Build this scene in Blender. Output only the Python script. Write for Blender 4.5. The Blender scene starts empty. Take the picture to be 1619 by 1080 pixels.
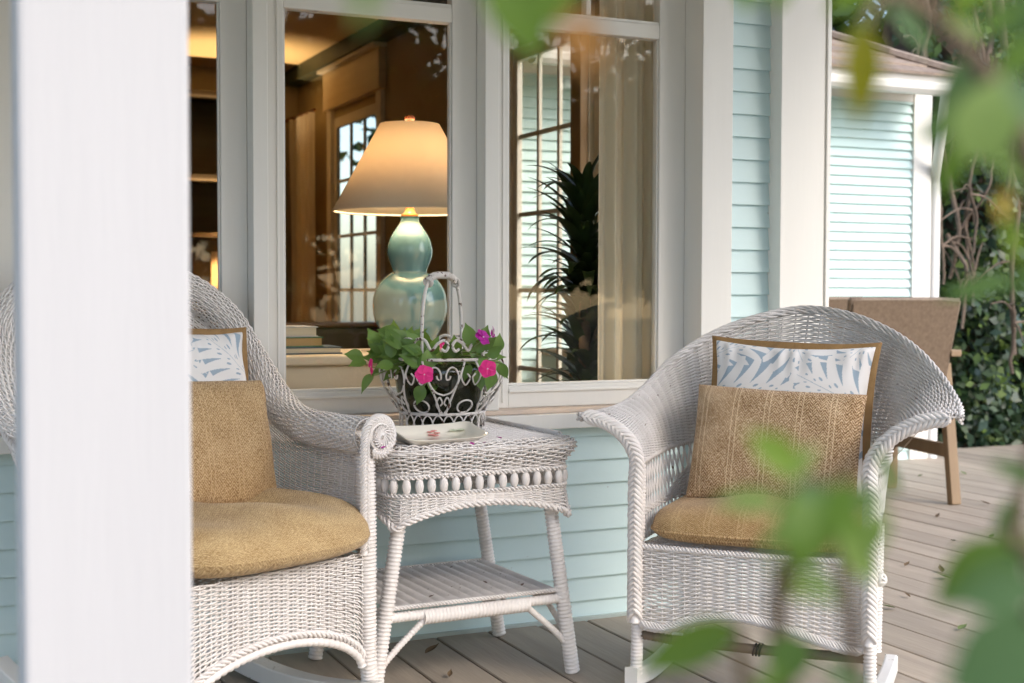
import bpy, math, random
import numpy as np
from mathutils import Matrix, Vector

# ---------------------------------------------------------------- camera, sky, sun, exposure
scn = bpy.context.scene
col = scn.collection
RAD = math.radians
CAM = np.array([0.0, 0.0, 1.05])
FPX = 2110.0
_y, _p, _r = RAD(24.5), RAD(2.2), RAD(0.12)
FW = np.array([math.sin(_y)*math.cos(_p), math.cos(_y)*math.cos(_p), -math.sin(_p)])
_R0 = np.array([math.cos(_y), -math.sin(_y), 0.0]); _U0 = np.cross(_R0, FW)
RT = math.cos(_r)*_R0 + math.sin(_r)*_U0
UP = -math.sin(_r)*_R0 + math.cos(_r)*_U0
cam_data = bpy.data.cameras.new('camera')
cam_data.sensor_width = 36.0
cam_data.lens = FPX/1619*36
cam_data.clip_start = 0.05
cam_data.clip_end = 400
cam_data.dof.use_dof = True
cam_data.dof.focus_distance = 3.75
cam_data.dof.aperture_fstop = 3.7
cam = bpy.data.objects.new('camera', cam_data)
M = Matrix(((RT[0], UP[0], -FW[0], CAM[0]), (RT[1], UP[1], -FW[1], CAM[1]), (RT[2], UP[2], -FW[2], CAM[2]), (0, 0, 0, 1)))
cam.matrix_world = M
col.objects.link(cam)
scn.camera = cam

SUN_DIR = Vector((0.36, -0.72, 0.62)).normalized()      # towards the sun
world = bpy.data.worlds.new('World'); scn.world = world; world.use_nodes = True
wn = world.node_tree.nodes; wl = world.node_tree.links
sky = wn.new('ShaderNodeTexSky'); sky.sky_type = 'NISHITA'; sky.sun_disc = False
sky.sun_elevation = math.asin(SUN_DIR.z)
sky.sun_rotation = math.atan2(SUN_DIR.x, SUN_DIR.y)
sky.dust_density = 2.0; sky.air_density = 1.0
bg = wn['Background']; bg.inputs['Strength'].default_value = 0.15
wl.new(sky.outputs[0], bg.inputs[0])
sun_data = bpy.data.lights.new('sun', 'SUN'); sun_data.energy = 0.52; sun_data.angle = RAD(22)
sun_data.color = (1.0, 0.95, 0.88)
sun = bpy.data.objects.new('sun', sun_data); col.objects.link(sun)
sun.rotation_euler = SUN_DIR.to_track_quat('Z', 'Y').to_euler()
scn.view_settings.view_transform = 'Standard'; scn.view_settings.look = 'None'
scn.view_settings.gamma = 1.0; scn.view_settings.use_curve_mapping = False
scn.view_settings.exposure = 1.52
scn.render.engine = 'CYCLES'
scn.cycles.use_denoising = True
scn.cycles.max_bounces = 10; scn.cycles.transparent_max_bounces = 24
scn.cycles.sample_clamp_indirect = 4.0
scn.cycles.caustics_reflective = False; scn.cycles.caustics_refractive = False

rng = np.random.default_rng(7)
random.seed(7)

# ---------------------------------------------------------------- placing helpers
def ray(x, y): return FW + RT*(x-809.5)/FPX - UP*(y-540)/FPX
def at(x, y, d): return CAM + ray(x, y)*d                      # a point d metres out along the view
def onp(x, y, axis, val):
    r = ray(x, y); return CAM + r*((val-CAM[axis])/r[axis])
def XW(px, Y): return float(onp(px, 450, 1, Y)[0])
def ZW(px, py, Y): return float(onp(px, py, 1, Y)[2])

# ---------------------------------------------------------------- mesh builder
def unit(a):
    n = np.linalg.norm(a, axis=-1, keepdims=True); n[n == 0] = 1
    return a/n

class MB:
    def __init__(s): s.V = []; s.Q = []; s.T = []; s.n = 0; s.QM = []; s.TM = []
    def add(s, V, Q=None, T=None, m=0):
        V = np.asarray(V, float).reshape(-1, 3)
        if Q is not None and len(Q):
            Q = np.asarray(Q, int).reshape(-1, 4); s.Q.append(Q+s.n); s.QM.append(np.full(len(Q), m))
        if T is not None and len(T):
            T = np.asarray(T, int).reshape(-1, 3); s.T.append(T+s.n); s.TM.append(np.full(len(T), m))
        s.V.append(V); s.n += len(V); return s
    def box(s, x0, x1, y0, y1, z0, z1, m=0):
        V = [(x, y, z) for x in (x0, x1) for y in (y0, y1) for z in (z0, z1)]
        return s.add(V, [(0, 1, 3, 2), (4, 6, 7, 5), (0, 4, 5, 1), (2, 3, 7, 6), (0, 2, 6, 4), (1, 5, 7, 3)], m=m)
    def grid(s, P, closed_u=False, closed_v=False, m=0):
        P = np.asarray(P, float); a, b = P.shape[:2]
        ia = np.arange(a if closed_u else a-1); ib = np.arange(b if closed_v else b-1)
        I, J = np.meshgrid(ia, ib, indexing='ij'); I = I.ravel(); J = J.ravel()
        I2 = (I+1) % a; J2 = (J+1) % b
        return s.add(P.reshape(-1, 3), np.stack([I*b+J, I2*b+J, I2*b+J2, I*b+J2], 1), m=m)
    def tube(s, path, r, n=8, caps=True, closed=False, flat=1.0, m=0, up=None):
        P = np.asarray(path, float); k = len(P)
        r = np.broadcast_to(np.asarray(r, float), (k,))
        T = np.gradient(P, axis=0) if not closed else np.roll(P, -1, 0)-np.roll(P, 1, 0)
        T = unit(T)
        N = np.zeros_like(P)
        a = np.array(up if up is not None else (0, 0, 1.0)) ; 
        if abs(T[0] @ a) > .95: a = np.array((1.0, 0, 0))
        v = a - T[0]*(a @ T[0]); v /= np.linalg.norm(v); N[0] = v
        for i in range(1, k):
            v = N[i-1] - T[i]*(N[i-1] @ T[i]); l = np.linalg.norm(v)
            N[i] = v/l if l > 1e-9 else N[i-1]
        B = np.cross(T, N)
        th = np.arange(n)*2*math.pi/n
        ring = P[:, None] + (N[:, None]*np.cos(th)[None, :, None]*flat + B[:, None]*np.sin(th)[None, :, None])*r[:, None, None]
        s.grid(ring, closed_u=closed, closed_v=True, m=m)
        if caps and not closed:
            base = s.n - k*n
            for o, ring_i, rev in ((0, 0, False), ((k-1)*n, k-1, True)):
                c = s.n; s.add([P[ring_i]])
                idx = base+o+np.arange(n); nx = base+o+(np.arange(n)+1) % n
                t = np.stack([nx, idx, np.full(n, c)], 1)
                s.T.append(t if not rev else t[:, ::-1]); s.TM.append(np.full(n, m))
        return s
    def lathe(s, prof, n=24, c=(0, 0, 0), caps=False, m=0):
        prof = np.asarray(prof, float); th = np.arange(n)*2*math.pi/n
        P = np.stack([prof[:, 0:1]*np.cos(th)+c[0], prof[:, 0:1]*np.sin(th)+c[1], np.repeat(prof[:, 1:2], n, 1)+c[2]], -1)
        return s.grid(P, closed_v=True, m=m)
    def wrap(s, path, r, pitch=.0095, n=10, m=0):
        """A pole wound with reed: ridges all along."""
        P = resample(path, pitch/3); k = len(P)
        rr = np.interp(np.linspace(0, 1, k), np.linspace(0, 1, len(np.atleast_1d(r))) if np.ndim(r) else [0, 1], r if np.ndim(r) else [r, r])
        rr = rr*(1+np.where(np.arange(k) % 3 == 2, -.20, .02)+rng.normal(0, .012, k))
        return s.tube(P, rr, n, m=m)
    def data(s, name, mats, smooth=True):
        V = np.concatenate(s.V); me = bpy.data.meshes.new(name)
        Q = np.concatenate(s.Q) if s.Q else np.zeros((0, 4), int)
        T = np.concatenate(s.T) if s.T else np.zeros((0, 3), int)
        me.vertices.add(len(V)); me.vertices.foreach_set('co', V.astype(np.float32).ravel())
        me.loops.add(Q.size+T.size); me.polygons.add(len(Q)+len(T))
        me.loops.foreach_set('vertex_index', np.concatenate([Q.ravel(), T.ravel()]).astype(np.int32))
        st = np.concatenate([np.arange(len(Q))*4, Q.size+np.arange(len(T))*3]).astype(np.int32)
        me.polygons.foreach_set('loop_start', st)
        mi = np.concatenate((s.QM or [np.zeros(0)])+(s.TM or [np.zeros(0)])).astype(np.int32)
        me.polygons.foreach_set('material_index', mi)
        me.polygons.foreach_set('use_smooth', np.full(len(Q)+len(T), smooth))
        me.update(calc_edges=True); me.validate()
        for mm in (mats if isinstance(mats, (list, tuple)) else [mats]): me.materials.append(mm)
        return me
    def build(s, name, mats, parent=None, smooth=True, bevel=0, loc=None):
        return link(name, s.data(name, mats, smooth), parent, bevel, loc)

def link(name, me, parent=None, bevel=0, loc=None, rot=None):
    o = bpy.data.objects.new(name, me); col.objects.link(o)
    if parent is not None: o.parent = parent
    if loc is not None: o.location = loc
    if rot is not None: o.rotation_euler = rot
    if bevel:
        b = o.modifiers.new('bevel', 'BEVEL'); b.width = bevel; b.segments = 2; b.limit_method = 'ANGLE'
    return o
def tag(o, label=None, cat=None, group=None, kind=None):
    if label: o['label'] = label
    if cat: o['category'] = cat
    if group: o['group'] = group
    if kind: o['kind'] = kind
    return o
def empty(name, loc=(0, 0, 0), rz=0, label=None, cat=None, group=None, kind=None):
    o = bpy.data.objects.new(name, None); col.objects.link(o)
    o.location = loc; o.rotation_euler = (0, 0, rz); o.empty_display_size = .05
    return tag(o, label, cat, group, kind)
def boxpart(name, mat, parent, x0, x1, y0, y1, z0, z1, bevel=.002):
    return MB().box(x0, x1, y0, y1, z0, z1).build(name, mat, parent, smooth=False, bevel=bevel)
def resample(path, step):
    P = np.asarray(path, float); d = np.concatenate([[0], np.cumsum(np.linalg.norm(np.diff(P, axis=0), axis=1))])
    n = max(2, int(round(d[-1]/step))+1); t = np.linspace(0, d[-1], n)
    return np.stack([np.interp(t, d, P[:, i]) for i in range(3)], 1)
def spline(ctrl, n):
    """Catmull-Rom through the control points."""
    C = np.asarray(ctrl, float); k = len(C)
    C2 = np.concatenate([[2*C[0]-C[1]], C, [2*C[-1]-C[-2]]])
    t = np.linspace(0, k-1, n); i = np.minimum(t.astype(int), k-2); f = (t-i)[:, None]
    p0, p1, p2, p3 = C2[i], C2[i+1], C2[i+2], C2[i+3]
    return .5*((2*p1)+(-p0+p2)*f+(2*p0-5*p1+4*p2-p3)*f**2+(-p0+3*p1-3*p2+p3)*f**3)
def weave(mb, S, us, vs, amp=.0022, rn=.0017, rb=.0023, stake=.0022, sub=3, n=5, jit=.12, vstake=None, flip=1):
    """Plain weave of reed over a surface S(u, v): stakes at us, weavers at vs."""
    us = np.asarray(us, float); vs = np.asarray(vs, float); ns = len(us)
    t = np.linspace(0, ns-1, (ns-1)*sub+1)
    u = np.interp(t, np.arange(ns), us)
    def frame(U, Vv):
        e = 1e-3
        P = S(U, Vv); du = S(U+e, Vv)-S(U-e, Vv); dv = S(U, Vv+e)-S(U, Vv-e)
        N = unit(np.cross(du, dv))*flip
        return P, unit(du), unit(dv), N
    dv = np.gradient(vs) if len(vs) > 1 else np.array([.01])
    Vj = vs[:, None]+dv[:, None]*jit*rng.normal(0, 1, (len(vs), 1))*.6
    Vw = Vj+dv[:, None]*jit*np.interp(t, np.linspace(0, ns, 12), rng.normal(0, 1, 12))[None]
    U = np.broadcast_to(u[None], Vw.shape)
    P, DU, DV, N = frame(U, Vw)
    off = amp*np.cos(math.pi*t[None]+math.pi*np.arange(len(vs))[:, None])*(1+.15*rng.normal(0, 1, Vw.shape))
    C = P+N*off[..., None]
    th = np.arange(n)*2*math.pi/n
    R = C[:, :, None]+N[:, :, None]*(rn*np.cos(th))[None, None, :, None]+DV[:, :, None]*(rb*np.sin(th))[None, None, :, None]
    a, b = R.shape[:2]
    idx = np.arange(a*b*n).reshape(a, b, n)
    q = np.stack([idx[:, :-1, :], idx[:, 1:, :], np.roll(idx, -1, 2)[:, 1:, :], np.roll(idx, -1, 2)[:, :-1, :]], -1).reshape(-1, 4)
    mb.add(R.reshape(-1, 3), q)
    if stake:
        vd = np.linspace(*(vstake or (vs.min(), vs.max())), max(8, len(vs)//2))
        Us = np.repeat(us[:, None], len(vd), 1); Vs = np.repeat(vd[None], ns, 0)
        P, DU, DV, N = frame(Us, Vs)
        R = P[:, :, None]+N[:, :, None]*(stake*.9*np.cos(th))[None, None, :, None]+DU[:, :, None]*(stake*np.sin(th))[None, None, :, None]
        a, b = R.shape[:2]; idx = np.arange(a*b*n).reshape(a, b, n)
        q = np.stack([idx[:, :-1, :], idx[:, 1:, :], np.roll(idx, -1, 2)[:, 1:, :], np.roll(idx, -1, 2)[:, :-1, :]], -1).reshape(-1, 4)
        mb.add(R.reshape(-1, 3), q)
def braid(mb, path, nrm, r=.013, step=.008, sr=.0035, lean=.022, n=5, core=True, span=1.75):
    """Herringbone braid: slanting reeds meeting in a V along a rail. nrm = outward direction(s)."""
    P = resample(path, step/2); k = len(P)
    T = unit(np.gradient(P, axis=0))
    nr = np.asarray(nrm, float)
    if nr.ndim == 1: nr = np.repeat(nr[None], k, 0)
    else: nr = np.stack([np.interp(np.linspace(0, 1, k), np.linspace(0, 1, len(nr)), nr[:, i]) for i in range(3)], 1)
    N = unit(nr-T*np.sum(nr*T, 1, keepdims=True)); B = np.cross(T, N)
    if core: mb.tube(P[::3] if k > 12 else P, r*.8, 8)
    m = 6; ln = max(2, int(lean/(step/2)))
    for i in range(0, k-ln, 2):
        for sgn in (-1, 1):
            f = np.linspace(0, 1, m)
            j = np.clip((i+(1-f)*0+f*ln+(1 if sgn > 0 else 0)).astype(int), 0, k-1)
            ang = sgn*span*(1-f) - sgn*.12*f
            rad = r*(.93+.16*np.sin(f*math.pi/2))*(1+rng.normal(0, .03))
            pts = P[j]+N[j]*(rad*np.cos(ang))[:, None]+B[j]*(rad*np.sin(ang))[:, None]
            mb.tube(pts, sr*np.array([.8, 1, 1.05, 1.05, 1, .7]), n, caps=True)
def twist(mb, path, r=.006, sr=.004, pitch=.035, strands=3, n=6):
    P = resample(path, pitch/8); k = len(P)
    T = unit(np.gradient(P, axis=0)); a = np.array((0, 0, 1.0))
    N = np.cross(T, a); N = unit(N+1e-6); B = np.cross(T, N)
    d = np.concatenate([[0], np.cumsum(np.linalg.norm(np.diff(P, axis=0), axis=1))])
    for q in range(strands):
        th = d/pitch*2*math.pi+q*2*math.pi/strands
        mb.tube(P+(N*np.cos(th)[:, None]+B*np.sin(th)[:, None])*r, sr, n)

# ---------------------------------------------------------------- materials
def mat(name, c, rough=.6, c2=None, scale=8, mix=.5, bump=0, bscale=60, spots=None, spot_scale=40, spot_thr=.68, rand=0,
        stretch=None, trans=0, tcol=None, spec=.5, metal=0, detail=4, coat=0, emit=None):
    m = bpy.data.materials.new(name); m.use_nodes = True
    nt = m.node_tree; N = nt.nodes; L = nt.links; b = N['Principled BSDF']
    b.inputs['Roughness'].default_value = rough; b.inputs['Specular IOR Level'].default_value = spec
    b.inputs['Metallic'].default_value = metal
    if coat: b.inputs['Coat Weight'].default_value = coat; b.inputs['Coat Roughness'].default_value = .12
    tc = N.new('ShaderNodeTexCoord'); mp = N.new('ShaderNodeMapping'); L.new(tc.outputs['Object'], mp.inputs[0])
    if stretch: mp.inputs['Scale'].default_value = stretch
    if rand:
        oi = N.new('ShaderNodeObjectInfo'); mul = N.new('ShaderNodeVectorMath'); mul.operation = 'SCALE'
        mul.inputs[0].default_value = (37, 19, 53); L.new(oi.outputs['Random'], mul.inputs['Scale']); L.new(mul.outputs[0], mp.inputs['Location'])
    def rgb(v): n = N.new('ShaderNodeRGB'); n.outputs[0].default_value = (*v, 1); return n.outputs[0]
    out = rgb(c)
    def mixc(a, bb, f):
        n = N.new('ShaderNodeMix'); n.data_type = 'RGBA'
        L.new(a, n.inputs[6]); L.new(bb, n.inputs[7])
        if isinstance(f, float): n.inputs[0].default_value = f
        else: L.new(f, n.inputs[0])
        return n.outputs[2]
    def noise(s, d=4):
        n = N.new('ShaderNodeTexNoise'); n.inputs['Scale'].default_value = s; n.inputs['Detail'].default_value = d
        L.new(mp.outputs[0], n.inputs['Vector']); return n.outputs['Fac']
    def ramp(src, lo, hi, a=0, bb=1):
        n = N.new('ShaderNodeMapRange'); n.inputs[1].default_value = lo; n.inputs[2].default_value = hi
        n.inputs[3].default_value = a; n.inputs[4].default_value = bb; L.new(src, n.inputs[0]); return n.outputs[0]
    if c2 is not None: out = mixc(out, rgb(c2), ramp(noise(scale, detail), .5-.25/max(mix, .01)*.5, .5+.25/max(mix, .01)*.5, 0, 1))
    if rand:
        h = N.new('ShaderNodeHueSaturation'); L.new(out, h.inputs['Color'])
        L.new(ramp(oi.outputs['Random'], 0, 1, 1-rand, 1+rand), h.inputs['Value']); out = h.outputs[0]
    if spots: out = mixc(out, rgb(spots), ramp(noise(spot_scale, 6), spot_thr, spot_thr+.04))
    L.new(out, b.inputs['Base Color'])
    if bump:
        bn = N.new('ShaderNodeBump'); bn.inputs['Strength'].default_value = bump; bn.inputs['Distance'].default_value = .004
        L.new(noise(bscale, 5), bn.inputs['Height']); L.new(bn.outputs[0], b.inputs['Normal'])
    if emit: b.inputs['Emission Color'].default_value = (*emit[0], 1); b.inputs['Emission Strength'].default_value = emit[1]
    if trans:
        t = N.new('ShaderNodeBsdfTranslucent'); mx = N.new('ShaderNodeMixShader'); mx.inputs[0].default_value = trans
        if tcol: L.new(mixc(out, rgb(tcol), .7), t.inputs[0])
        else: L.new(out, t.inputs[0])
        L.new(b.outputs[0], mx.inputs[1]); L.new(t.outputs[0], mx.inputs[2])
        L.new(mx.outputs[0], N['Material Output'].inputs[0])
    return m
def glass_mat(name, tint=(1, 1, 1), base=.04, rough=0.0):
    m = bpy.data.materials.new(name); m.use_nodes = True; N = m.node_tree.nodes; L = m.node_tree.links
    N.remove(N['Principled BSDF'])
    tr = N.new('ShaderNodeBsdfTransparent'); tr.inputs[0].default_value = (*tint, 1)
    gl = N.new('ShaderNodeBsdfGlossy'); gl.inputs['Roughness'].default_value = rough
    lw = N.new('ShaderNodeLayerWeight'); lw.inputs[0].default_value = .5
    pw = N.new('ShaderNodeMath'); pw.operation = 'POWER'; pw.inputs[1].default_value = 4; L.new(lw.outputs['Facing'], pw.inputs[0])
    ma = N.new('ShaderNodeMath'); ma.operation = 'MULTIPLY_ADD'; ma.inputs[1].default_value = .6; ma.inputs[2].default_value = base
    L.new(pw.outputs[0], ma.inputs[0])
    mx = N.new('ShaderNodeMixShader'); L.new(ma.outputs[0], mx.inputs[0]); L.new(tr.outputs[0], mx.inputs[1]); L.new(gl.outputs[0], mx.inputs[2])
    L.new(mx.outputs[0], N['Material Output'].inputs[0]); return m

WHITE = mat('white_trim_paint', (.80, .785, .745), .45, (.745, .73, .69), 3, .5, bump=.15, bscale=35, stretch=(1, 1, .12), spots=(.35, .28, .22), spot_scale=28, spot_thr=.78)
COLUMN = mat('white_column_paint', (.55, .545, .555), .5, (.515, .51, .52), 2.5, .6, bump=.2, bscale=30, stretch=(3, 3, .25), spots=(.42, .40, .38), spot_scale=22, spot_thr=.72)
CREAM = mat('peach_undercoat', (.70, .56, .45), .6, (.6, .5, .42), 20, .5)
SIDING = mat('aqua_siding_paint', (.59, .75, .765), .5, (.55, .705, .72), 2.5, .6, bump=.08, bscale=80, rand=.03, stretch=(.6, 1, 1), spots=(.25, .24, .2), spot_scale=60, spot_thr=.745)
SIDING2 = mat('pale_aqua_siding_paint', (.60, .78, .77), .5, (.56, .73, .72), 2.5, .6, rand=.02)
PLANK = mat('weathered_deck_paint', (.40, .335, .265), .62, (.31, .258, .205), 5, .6, bump=.35, bscale=26, rand=.12, stretch=(4.0, .4, 1), spots=(.12, .09, .07), spot_scale=38, spot_thr=.74)
DARK = mat('dark_gap', (.03, .028, .025), .9)
WICKER = mat('white_wicker_paint', (.86, .82, .79), .5, (.77, .72, .69), 14, .5, bump=.1, bscale=300, spots=(.30, .23, .18), spot_scale=70, spot_thr=.73)
WICKER2 = mat('worn_grey_white_wicker_paint', (.78, .745, .72), .55, (.60, .565, .54), 9, .6, bump=.1, bscale=300, spots=(.22, .17, .13), spot_scale=60, spot_thr=.68)
RUNNER = mat('white_runner_paint', (.74, .73, .71), .4, (.66, .64, .61), 6, .5, spots=(.3, .26, .2), spot_scale=30, spot_thr=.7)
OLDWOOD = mat('bare_brown_wood', (.20, .15, .10), .7, (.13, .10, .07), 12, .6, bump=.2)
WIRE = mat('chipped_white_iron', (.74, .70, .66), .55, (.62, .57, .53), 30, .5, bump=.5, bscale=160, spots=(.10, .045, .025), spot_scale=55, spot_thr=.60)
GLASS = glass_mat('window_glass', (.98, .985, .975), .025)
POTGLASS = glass_mat('smoky_green_glass', (.55, .58, .46), .06)
SOIL = mat('dark_potting_soil', (.05, .042, .025), .95, (.11, .10, .055), 40, .6, bump=.8, bscale=90)
LEAF = mat('impatiens_leaf', (.17, .29, .065), .42, (.11, .21, .05), 20, .5, rand=.25, trans=.25, tcol=(.3, .5, .06), bump=.1)
STEM = mat('pale_green_stem', (.28, .36, .13), .5, trans=.2)
PINK = mat('pink_petal', (.85, .02, .25), .55, (.95, .06, .35), 30, .5, trans=.25)
PURPLE = mat('magenta_petal', (.52, .02, .36), .55, trans=.25)
CERAMIC = mat('cream_ceramic', (.80, .77, .66), .2, (.76, .70, .62), 10, .5, coat=.5)
CORAL = mat('coral_glaze_print', (.80, .32, .30), .25)
SAGE = mat('sage_glaze_print', (.56, .62, .46), .25, coat=.4)

# ---------------------------------------------------------------- ground, deck
tag(MB().box(-60, 60, -60, 60, -.75, -.6).build('ground', mat('garden_soil_and_grass', (.07, .10, .035), .95, (.12, .10, .06), .8, .6), None, False), 'garden ground around the raised deck', None, kind='structure')
tag(MB().box(-14, 16, -7.5, 1.30, -.59, -.575).build('path', mat('pale_bounce_ground', (.42, .39, .34), .95, (.34, .31, .27), 30, .6, bump=.5), None, False), 'added pale ground in front of the porch, bouncing light up', None, kind='structure')  # unseen pale gravel sheet, added to throw light up onto porch and chairs
PITCH = .1715
deck = tag(MB().box(-2.9, 9.6, 1.34, 7.0, -.16, -.034).build('deck', DARK, None, False), 'taupe painted plank deck', None, kind='structure')
k0 = int(math.floor((-2.4-1.279)/PITCH))
mesh_short = mesh_long = None
def plank_mesh(y0, y1):
    mb = MB(); w = PITCH/2-.003
    n = 24; ys = np.linspace(y0, y1, n)
    prof = np.array([(-w, -.03), (-w, -.003), (-w+.003, 0), (w-.003, 0), (w, -.003), (w, -.03)])
    P = np.zeros((n, 6, 3)); P[:, :, 0] = prof[None, :, 0]; P[:, :, 1] = ys[:, None]; P[:, :, 2] = prof[None, :, 1]
    mb.grid(P, closed_v=True); mb.add(P[0], T=[(0, 2, 1), (0, 3, 2), (0, 4, 3), (0, 5, 4)]); mb.add(P[-1], T=[(0, 1, 2), (0, 2, 3), (0, 3, 4), (0, 4, 5)])
    return mb.data('plank', PLANK, False)
m_short, m_long = plank_mesh(1.36, 3.748), plank_mesh(1.36, 6.85)
for k in range(k0, 47):
    x = 1.279+(k+.5)*PITCH
    link('plank', m_short if x < 2.86 else m_long, deck, loc=(x+rng.normal(0, .0008), 0, rng.normal(0, .0007)))

# ---------------------------------------------------------------- the house: siding, window wall, room
YW, YM, YS, YG = 3.755, 3.715, 3.780, 3.802
house = empty('house', (1.0, 3.755, 0), 0, 'aqua clapboard house with white trimmed windows behind the wicker chairs', 'house')
HO = Vector((1.0, 3.755, 0))
def hbuild(mb, name, m, parent=None, smooth=False, bevel=0):
    o = mb.build(name, m, parent or house, smooth, bevel)
    if parent is None: o.location = -HO
    return o
def hbox(name, m, x0, x1, y0, y1, z0, z1, parent=None, bevel=.0025): return hbuild(MB().box(x0, x1, y0, y1, z0, z1), name, m, parent, False, bevel)
def siding_mesh(x0, x1, pitch, mt, name='siding_board', lap=.009):
    n = 30; xs = np.linspace(x0, x1, n); prof = np.array([(.004, 0), (-lap-.004, 0.0), (-lap-.004, .003), (-.001, pitch+.006), (.012, pitch+.006), (.012, 0)])
    P = np.zeros((n, 6, 3)); P[:, :, 0] = xs[:, None]; P[:, :, 1] = prof[None, :, 0]; P[:, :, 2] = prof[None, :, 1]
    mb = MB(); mb.grid(P, closed_v=True); mb.add(P[0], T=[(0, 1, 2), (0, 2, 3), (0, 3, 4), (0, 4, 5)]); mb.add(P[-1], T=[(0, 2, 1), (0, 3, 2), (0, 4, 3), (0, 5, 4)])
    return mb.data(name, mt, False)
SP = .075
sm_low = siding_mesh(-2.4, 2.72, SP, SIDING); sm_up = siding_mesh(2.44, 2.72, SP, SIDING)
for k in range(-1, 35):
    z = .062+k*SP
    o = link('siding_board', sm_low if z < .60 else sm_up, house)
    o.location = Vector((0, YW, z)) - HO
hbox('wall_core', DARK, -2.4, 2.9, YW+.013, YW+.14, -.1, .64)
hbox('wall_core', DARK, 2.44, 2.9, YW+.013, YW+.14, .64, 2.75)
hbox('base_strip', mat('grey_green_base_trim', (.40, .47, .45), .7), -2.4, 2.72, YW-.02, YW+.012, -.02, .012)
# ledge, undercoat strip, sill
hbox('window_ledge', WHITE, -2.4, 2.50, YM-.035, YW+.1, .622, .668)
hbox('sill_strip', CREAM, -2.4, 2.46, YM-.004, YW+.1, .6685, .682)
# mullion posts
xA0, xA1 = XW(401, YM), XW(425, YM); xB0, xB1 = XW(767, YM), XW(789, YM)
xC0, xC1 = XW(1109, YM-.04), XW(1156, YM-.04)
xE0, xE1 = XW(1232, YM-.03), XW(1312, YM-.03)
hbox('mullion_post', WHITE, -2.4, .22, YM, YW+.075, .6825, 2.75)
hbox('mullion_post', WHITE, xA0, xA1, YM, YW+.075, .6825, 2.75)
hbox('mullion_post', WHITE, xB0, xB1, YM, YW+.075, .6825, 2.75)
hbox('corner_pilaster', WHITE, xC0, xC1+.002, YM-.04, YW+.075, .6825, 2.75)
hbox('corner_pilaster', WHITE, xC0, xC1+.002, YM-.036, YW+.0, .0, .6215)
ep = hbox('corner_post', WHITE, xE0, xE1-.03, YM-.03, YW+.16, 0, 2.75)
for i, (a, b, d) in enumerate(((-.03, -.022, .004), (-.0215, -.013, -.004), (-.0125, 0, .003))):
    hbox('corner_moulding', WHITE, xE1+a, xE1+b, YM-.03+d, YW+.16, 0, 2.75, ep, .0015)
hbox('corner_bead', WHITE, xE0-.0005, xE0+.010, YM-.034, YM-.0295, 0, 2.75, ep, .001)
# windows
def window(px0, px1, label, xl, xr, muntin=None, ztop=1.858, zbot=.752):
    """Sash between posts xl..xr (world X); glass between pixels px0..px1."""
    g0, g1 = XW(px0, YS), XW(px1, YS)
    w = empty('window', (0, 0, 0)); w.parent = house; w.location = -HO; w['label'] = label
    def part(n, *a, bevel=.003): o = MB().box(*a).build(n, WHITE, w, False, bevel); return o
    part('stile', xl+.0005, g0, YS, YS+.045, .6825, 2.75); part('stile', g1, xr-.0005, YS, YS+.045, .6825, 2.75)
    part('bottom_rail', g0+.0003, g1-.0003, YS+.001, YS+.044, .6825, zbot)
    part('middle_rail', g0+.0003, g1-.0003, YS+.001, YS+.044, ztop, ztop+.046)
    part('glazing_bead', g0, g1, YS-.006, YS+.0008, zbot-.022, zbot-.012)
    part('stop_bead', g0-.022, g0-.016, YS-.004, YS-.0003, .70, 2.75, bevel=.001)
    for a, b in ((zbot-.0003, ztop+.0003), (ztop+.0457, 2.75)):
        MB().box(g0-.004, g1+.004, YG, YG+.004, a-.004, b+.004).build('pane', GLASS, w, False)
    for (a, b, c, d) in ((g0, g1, zbot, zbot+.008), (g0, g1, ztop+.046, ztop+.056)):
        part('putty_line', a+.001, b-.001, YS+.006, YG-.0005, c+.0005, d, bevel=.001)
    for gx in (g0, g1-.006): part('putty_line', gx+.0004, gx+.0056, YS+.008, YG-.0006, zbot+.0085, ztop-.0005, bevel=.001)
    if muntin:
        mx = XW(muntin, YS); part('muntin', mx-.009, mx+.009, YS+.004, YS+.04, ztop+.0565, 2.75)
    return w
window(120, 350, 'window partly hidden behind the white column', .22, xA0)
window(450, 715, 'window with the lit table lamp behind it', xA1, xB0)
window(804, 1041, 'window with the spiky house plant and curtain behind it', xB1, xC0, 930, ztop=1.866)
hbox('head_trim', WHITE, -2.4, 2.9, YM-.05, YW+.14, 2.7505, 2.9)
# porch ceiling and beam (above the picture)
PORCH = mat('porch_ceiling_paint', (.62, .66, .62), .6)
hbox('porch_ceiling', PORCH, -2.6, 3.5, .38, 3.66, 2.62, 2.70)  # front and right edges stretched out to shade the column and corner posts
hbox('porch_beam', WHITE, -2.6, 3.5, 1.40, 1.58, 2.44, 2.6195)
# room shell
TAN = mat('tan_plaster', (.70, .58, .38), .8, (.64, .52, .33), 1.2, .6)
OLIVE = mat('olive_brown_paint', (.52, .40, .21), .8, (.44, .34, .18), 1.5, .6)
CEIL = mat('warm_ceiling_paint', (.80, .58, .30), .8)
FLOORW = mat('honey_room_floor', (.34, .21, .11), .35, (.26, .16, .085), 4, .6, stretch=(4, .4, 1))
WARMW = mat('cream_interior_trim', (.80, .73, .60), .5)
RX = 2.75; YB = 9.95; ZC = 2.69
hbox('room_floor', FLOORW, -2.3, RX, YW+.141, YB, .02, .06, bevel=0)
hbox('room_ceiling', CEIL, -2.3, 2.9, YW+.141, YB+.1, ZC, ZC+.1, bevel=0)
hbox('roof_slab', DARK, -2.6, 3.2, 3.6, YB+.3, 2.91, 3.0, bevel=0)
hbox('back_wall', OLIVE, -2.3, 2.9, YB, YB+.1, .02, ZC-.0005, bevel=0)
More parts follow.
